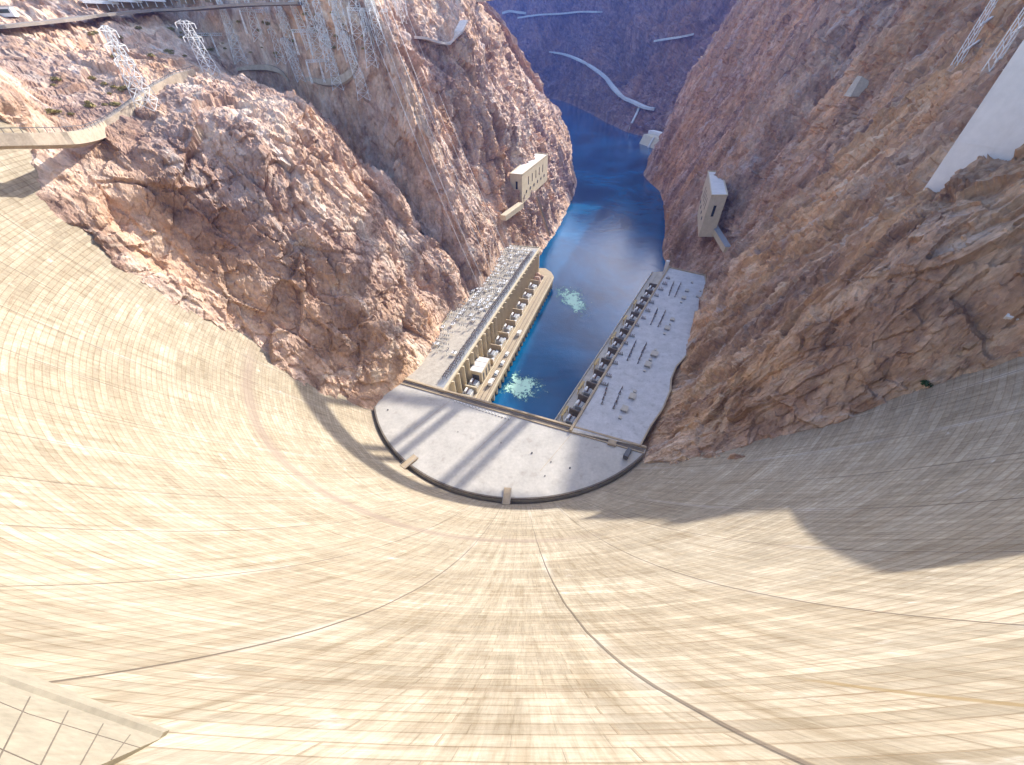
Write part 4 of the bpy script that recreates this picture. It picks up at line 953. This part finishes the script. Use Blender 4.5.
def gantry(w):
    r = empty('steel_gantry')
    for x in np.linspace(-w / 2, w / 2, 4):
        f = MB(); 
        for y in (-.7, .7): f.bar((x - .4, y, 0), (x, y * .4, 11), .24)
        for k in range(5): f.bar((x - .4 + .08 * k, -.7 + .1 * k, 2 * k), (x - .3 + .08 * k, .7 - .1 * k, 2 * k + 2), .14)
        f.build('post', M['steel'], r)
    b = MB()
    for z in (10.2, 11.4):
        for y in (-.5, .5): b.bar((-w / 2, y, z), (w / 2, y, z), .2)
    for k in range(int(w / 1.5)):
        x = -w / 2 + k * 1.5; b.bar((x, -.5, 10.2), (x + 1.5, -.5, 11.4), .13); b.bar((x, .5, 11.4), (x + 1.5, .5, 10.2), .13)
    b.build('truss_beam', M['steel'], r)
    return r
gt = gantry(30)
gl = ['steel gantry with truss beam at the left end of the rim switchyard', 'steel gantry with truss beam in front of the back row of towers', 'steel gantry with truss beam below the canopies of the rim road', 'steel gantry with truss beam by the top of the gully', 'steel gantry with truss beam lowest on the switchyard slope', 'steel gantry with truss beam highest in the switchyard']
for i, (x, y, a) in enumerate(((225, 52, 62), (318, 50, 60), (268, 30, 60), (372, 30, 55), (330, 78, 62), (392, 12, 55))):
    o = gt if i == 0 else copy_tree(gt); p = spot(x, y); o.location = (p.x, p.y, p.z - 2); o.rotation_euler.z = R(a); tag(o, gl[i], 'gantry', 'steel gantries of the switchyard')
for i, (x0, y0, u, v) in enumerate(((372, 48, 100, -12), (378, 40, 112, -14), (384, 34, 124, -10), (390, 28, 136, -12), (396, 24, 150, -9), (402, 18, 162, -9))):
    a = spot(x0, y0) + Vector((0, 0, 16)); b = Vector(lw(u, v, ZR + 4)); m = MB(); pv = None
    for k in range(25):
        f = k / 24; q = a.lerp(b, f) - Vector((0, 0, 14 * f * (1 - f) * 1.6))
        if pv is not None: m.bar(pv, q, .16)
        pv = q
    tag(m.build('power_cable', M['steel']), 'thin pale cable hung from the rim down to the left powerhouse roof', 'cable', 'cables down to the left roof')
# right bank: arms of a take-off tower behind the tall wall, small blocks on the slope
for i, (x, y, d, lab) in enumerate(((974, 34, 300, 'take-off tower with long pale arms at the top of the right slope, left of two'), (1000, 52, 250, 'take-off tower with long pale arms beside the tall white wall'))):
    p = Vector(at_d(x, y, d)); z0 = ground(p.x, p.y) - 2; tt = empty('takeoff_tower', (p.x, p.y, z0), R(20)); hh = at_d(x, 0, d)[2] + 4 - z0
    f = MB()
    for sx in (-1.2, 1.2):
        for sy in (-1.2, 1.2): f.bar((sx, sy, 0), (sx * .6, sy * .6, hh), .3)
    nb = int(hh / 3)
    for k in range(nb): f.bar((-1.1, -1.1, k * 3), (1.1, -1.1, k * 3 + 3), .16); f.bar((-1.1, 1.1, k * 3 + 3), (-1.1, -1.1, k * 3), .16)
    f.build('tower_frame', M['steel'], tt)
    for k in range(4): MB().bar((-1, -1, hh - 4 - k * 8), (9, 1, hh - 1 - k * 8), .8).bar((9, 1, hh - 1 - k * 8), (1, 1, hh - 5 - k * 8), .25).build('arm', M['white_paint'], tt)
    tag(tt, lab, 'tower')
p = spot(862, 84); tag(MB().add([(-6, -3, -6), (6, -3, -6), (6, 3, -6), (-6, 3, -6), (-4, -2, 4), (5, -3, 0), (5, 3, 0), (-4, 2, 4)], [(0, 1, 5, 4), (1, 2, 6, 5), (2, 3, 7, 6), (3, 0, 4, 7), (4, 5, 6, 7), (3, 2, 1, 0)]).build('concrete_wedge', M['concrete']), 'grey concrete wedge at the head of a gully on the right slope', 'block').location = p
p = spot(1008, 322); q = spot(1018, 312); tag(MB().bar(p + Vector((0, 0, .8)), p + Vector((5.5, 5.0, 4.8)), 2.2, 1.0).build('concrete_pier', M['white_paint']), 'small white concrete slab on the rock above the right end of the dam', 'slab')

# shrubs
def shrub_material(name, a, b):
    t = NT(name); oi = t.noise(t.coord(), 1.4, 3); return t.finish(t.ramp(oi, [(.35, a), (.65, b)]), .8, None, .1)
M['shrub_dry'] = shrub_material('dry_shrub', (.22, .18, .07), (.36, .30, .12)); M['shrub_green'] = shrub_material('green_shrub', (.035, .07, .02), (.07, .12, .04))
def shrub(mat, n, r, seed):
    g = np.random.default_rng(seed); m = MB()
    for k in range(n):
        d = g.normal(size=3); d /= np.linalg.norm(d); d[2] = abs(d[2]); c = d * r * g.uniform(.45, 1.0) * np.array([1, 1, .8]); a, b = g.normal(size=3), g.normal(size=3); s = r * .16
        a = a / np.linalg.norm(a) * s; b = b / np.linalg.norm(b) * s; m.add([c - a - b, c + a - b, c + a + b, c - a + b], [(0, 1, 2, 3)])
    for k in range(5):
        d = g.normal(size=3) * .5; d[2] = abs(d[2]) + .4; m.bar((0, 0, -.3), tuple(d * r * .8), .08)
    return m.build('shrub', mat, recalc=False)
gb = shrub(M['shrub_green'], 200, 1.3, 3); gb.location = spot(926, 385) + Vector((0, 0, .3)); tag(gb, 'green bush on the brown rock just above the right side of the dam', 'bush')
sb = shrub(M['shrub_dry'], 110, 1.5, 5); sb.name = 'dry_shrub'; first = True
for k in range(64):
    x, y = [(rng.uniform(50, 130), rng.uniform(70, 125)), (rng.uniform(200, 300), rng.uniform(20, 62)), (rng.uniform(90, 200), rng.uniform(25, 60)), (rng.uniform(300, 370), rng.uniform(8, 50))][k % 4]
    p = spot(x, y); o = sb if first else copy_tree(sb); first = False; o.location = p + Vector((0, 0, .2)); s = rng.uniform(.6, 1.5); o.scale = (s, s, s * .8); o.rotation_euler.z = rng.uniform(0, 6)
    tag(o, 'dry yellowish shrub scattered on the rocky left rim', 'shrub', 'dry shrubs on the left rim')

# ------------------------------------------------------------------ the arch bridge out of view over the canyon, its curve shaped so the shadow falls on apron, dam and left cliff
ZB = 271.0
BPTS = np.array([(350, 380), (300, 391), (257, 399), (213, 399), (173, 407), (144, 417), (124, 429), (112, 446), (104, 472), (92, 502), (68, 532), (28, 556), (-24, 574), (-90, 588), (-160, 600)], float)
BT = np.linspace(0, len(BPTS) - 1, 85); BC = catmull(BPTS, BT); BG = np.gradient(BC, axis=0); BG /= np.linalg.norm(BG, axis=1)[:, None]; BNN = np.stack([-BG[:, 1], BG[:, 0]], 1)
def along_deck(v, z): return [(BC[i, 0] + BNN[i, 0] * v, BC[i, 1] + BNN[i, 1] * v, z(i) if callable(z) else z) for i in range(len(BC))]
bridge = tag(MB().ribbon(along_deck(9.5, ZB), along_deck(-9.5, ZB), 2.4).build('arch_bridge', M['concrete']), 'high concrete arch bridge down river, out of view, curved to cast the shadow', 'bridge')
def rib_z(i): return 227 - 20 * ((i - 42) / 42.0) ** 2
for v in (-1.8, 1.8):
    MB().ribbon(along_deck(v + 1.2, rib_z), along_deck(v - 1.2, rib_z), 2.4).build('arch_rib', M['concrete'], bridge)
for x in (228, 184, 140):
    for dx in (-4.8, 4.8):
        i = int(np.argmin(np.abs(BC[:60, 0] - x - dx)));  c = BC[:60]
        j = np.argsort(-c[:, 0]); y = float(np.interp(-(x + dx), -c[j, 0], c[j, 1]))
        for v in (-1.8, 1.8): MB().bar((x + dx, y + v, rib_z(i)), (x + dx, y + v, ZB - 2.2), 2.2, 2.2).build('column', M['concrete'], bridge)
for i in (44, 52, 60, 68, 76):
    for v in (-1.8, 1.8): p = BC[i] + BNN[i] * v; MB().bar((p[0], p[1], rib_z(i)), (p[0], p[1], ZB - 2.2), 2.2, 2.2).build('column', M['concrete'], bridge)
for v in (-9.2, 9.2): MB().ribbon(along_deck(v + .15, ZB + 1.2), along_deck(v - .15, ZB + 1.2), 1.2).build('parapet', M['concrete'], bridge)


# ------------------------------------------------------------------ light, air and camera
hm = bpy.data.materials.new('canyon_air'); hm.use_nodes = True; ht = hm.node_tree
for nd in list(ht.nodes):
    if nd.type == 'BSDF_PRINCIPLED': ht.nodes.remove(nd)
hv = ht.nodes.new('ShaderNodeVolumePrincipled'); hv.inputs['Color'].default_value = (0.14, 0.27, 0.95, 1); hv.inputs['Density'].default_value = 0.00010; hv.inputs['Anisotropy'].default_value = 0.2
ht.links.new(hv.outputs[0], [n for n in ht.nodes if n.type == 'OUTPUT_MATERIAL'][0].inputs['Volume'])
HX0, HX1, HY0, HY1 = -2600, 2600, -400, 3600
hz = tag(MB().box(((HX0 + HX1) / 2, (HY0 + HY1) / 2, 450), (HX1 - HX0, HY1 - HY0, 2 * 450 + 90)).build('haze', hm), kind='stuff')
W = bpy.data.worlds.new('World'); S.world = W; W.use_nodes = True
wt = W.node_tree; bg = wt.nodes['Background']
sky = wt.nodes.new('ShaderNodeTexSky'); sky.sky_type = 'NISHITA'; sky.sun_disc = False
sky.sun_elevation = R(SUN_EL); sky.sun_rotation = R(SUN_AZ); sky.altitude = 300; sky.air_density = 1.0; sky.dust_density = 2.2; sky.ozone_density = 1.5
wt.links.new(sky.outputs[0], bg.inputs[0]); bg.inputs[1].default_value = 0.15
sl = bpy.data.lights.new('sun', 'SUN'); sl.energy = 2.7; sl.angle = R(0.53); sl.color = (1.0, 0.945, 0.86)
so = link(bpy.data.objects.new('sun', sl)); so.rotation_euler = SUNV.to_track_quat('Z', 'Y').to_euler()
cam = bpy.data.cameras.new('camera'); co = link(bpy.data.objects.new('camera', cam))
right = Vector((XVc[0], YVc[0], UPc[0])); down = Vector((XVc[1], YVc[1], UPc[1])); fwd = Vector((XVc[2], YVc[2], UPc[2]))
mat = Matrix.Identity(4)
for i in range(3): mat[i][0] = right[i]; mat[i][1] = -down[i]; mat[i][2] = -fwd[i]; mat[i][3] = EYE[i]
co.matrix_world = mat
cam.sensor_width = 36; cam.lens = 36 * FPX / 1024; cam.clip_start = 0.1; cam.clip_end = 20000
S.camera = co
S.view_settings.view_transform = 'Standard'; S.view_settings.look = 'None'; S.view_settings.exposure = 1.76; S.view_settings.gamma = 1
S.view_settings.use_curve_mapping = False
S.cycles.max_bounces = 8; S.cycles.diffuse_bounces = 6; S.cycles.use_denoising = True
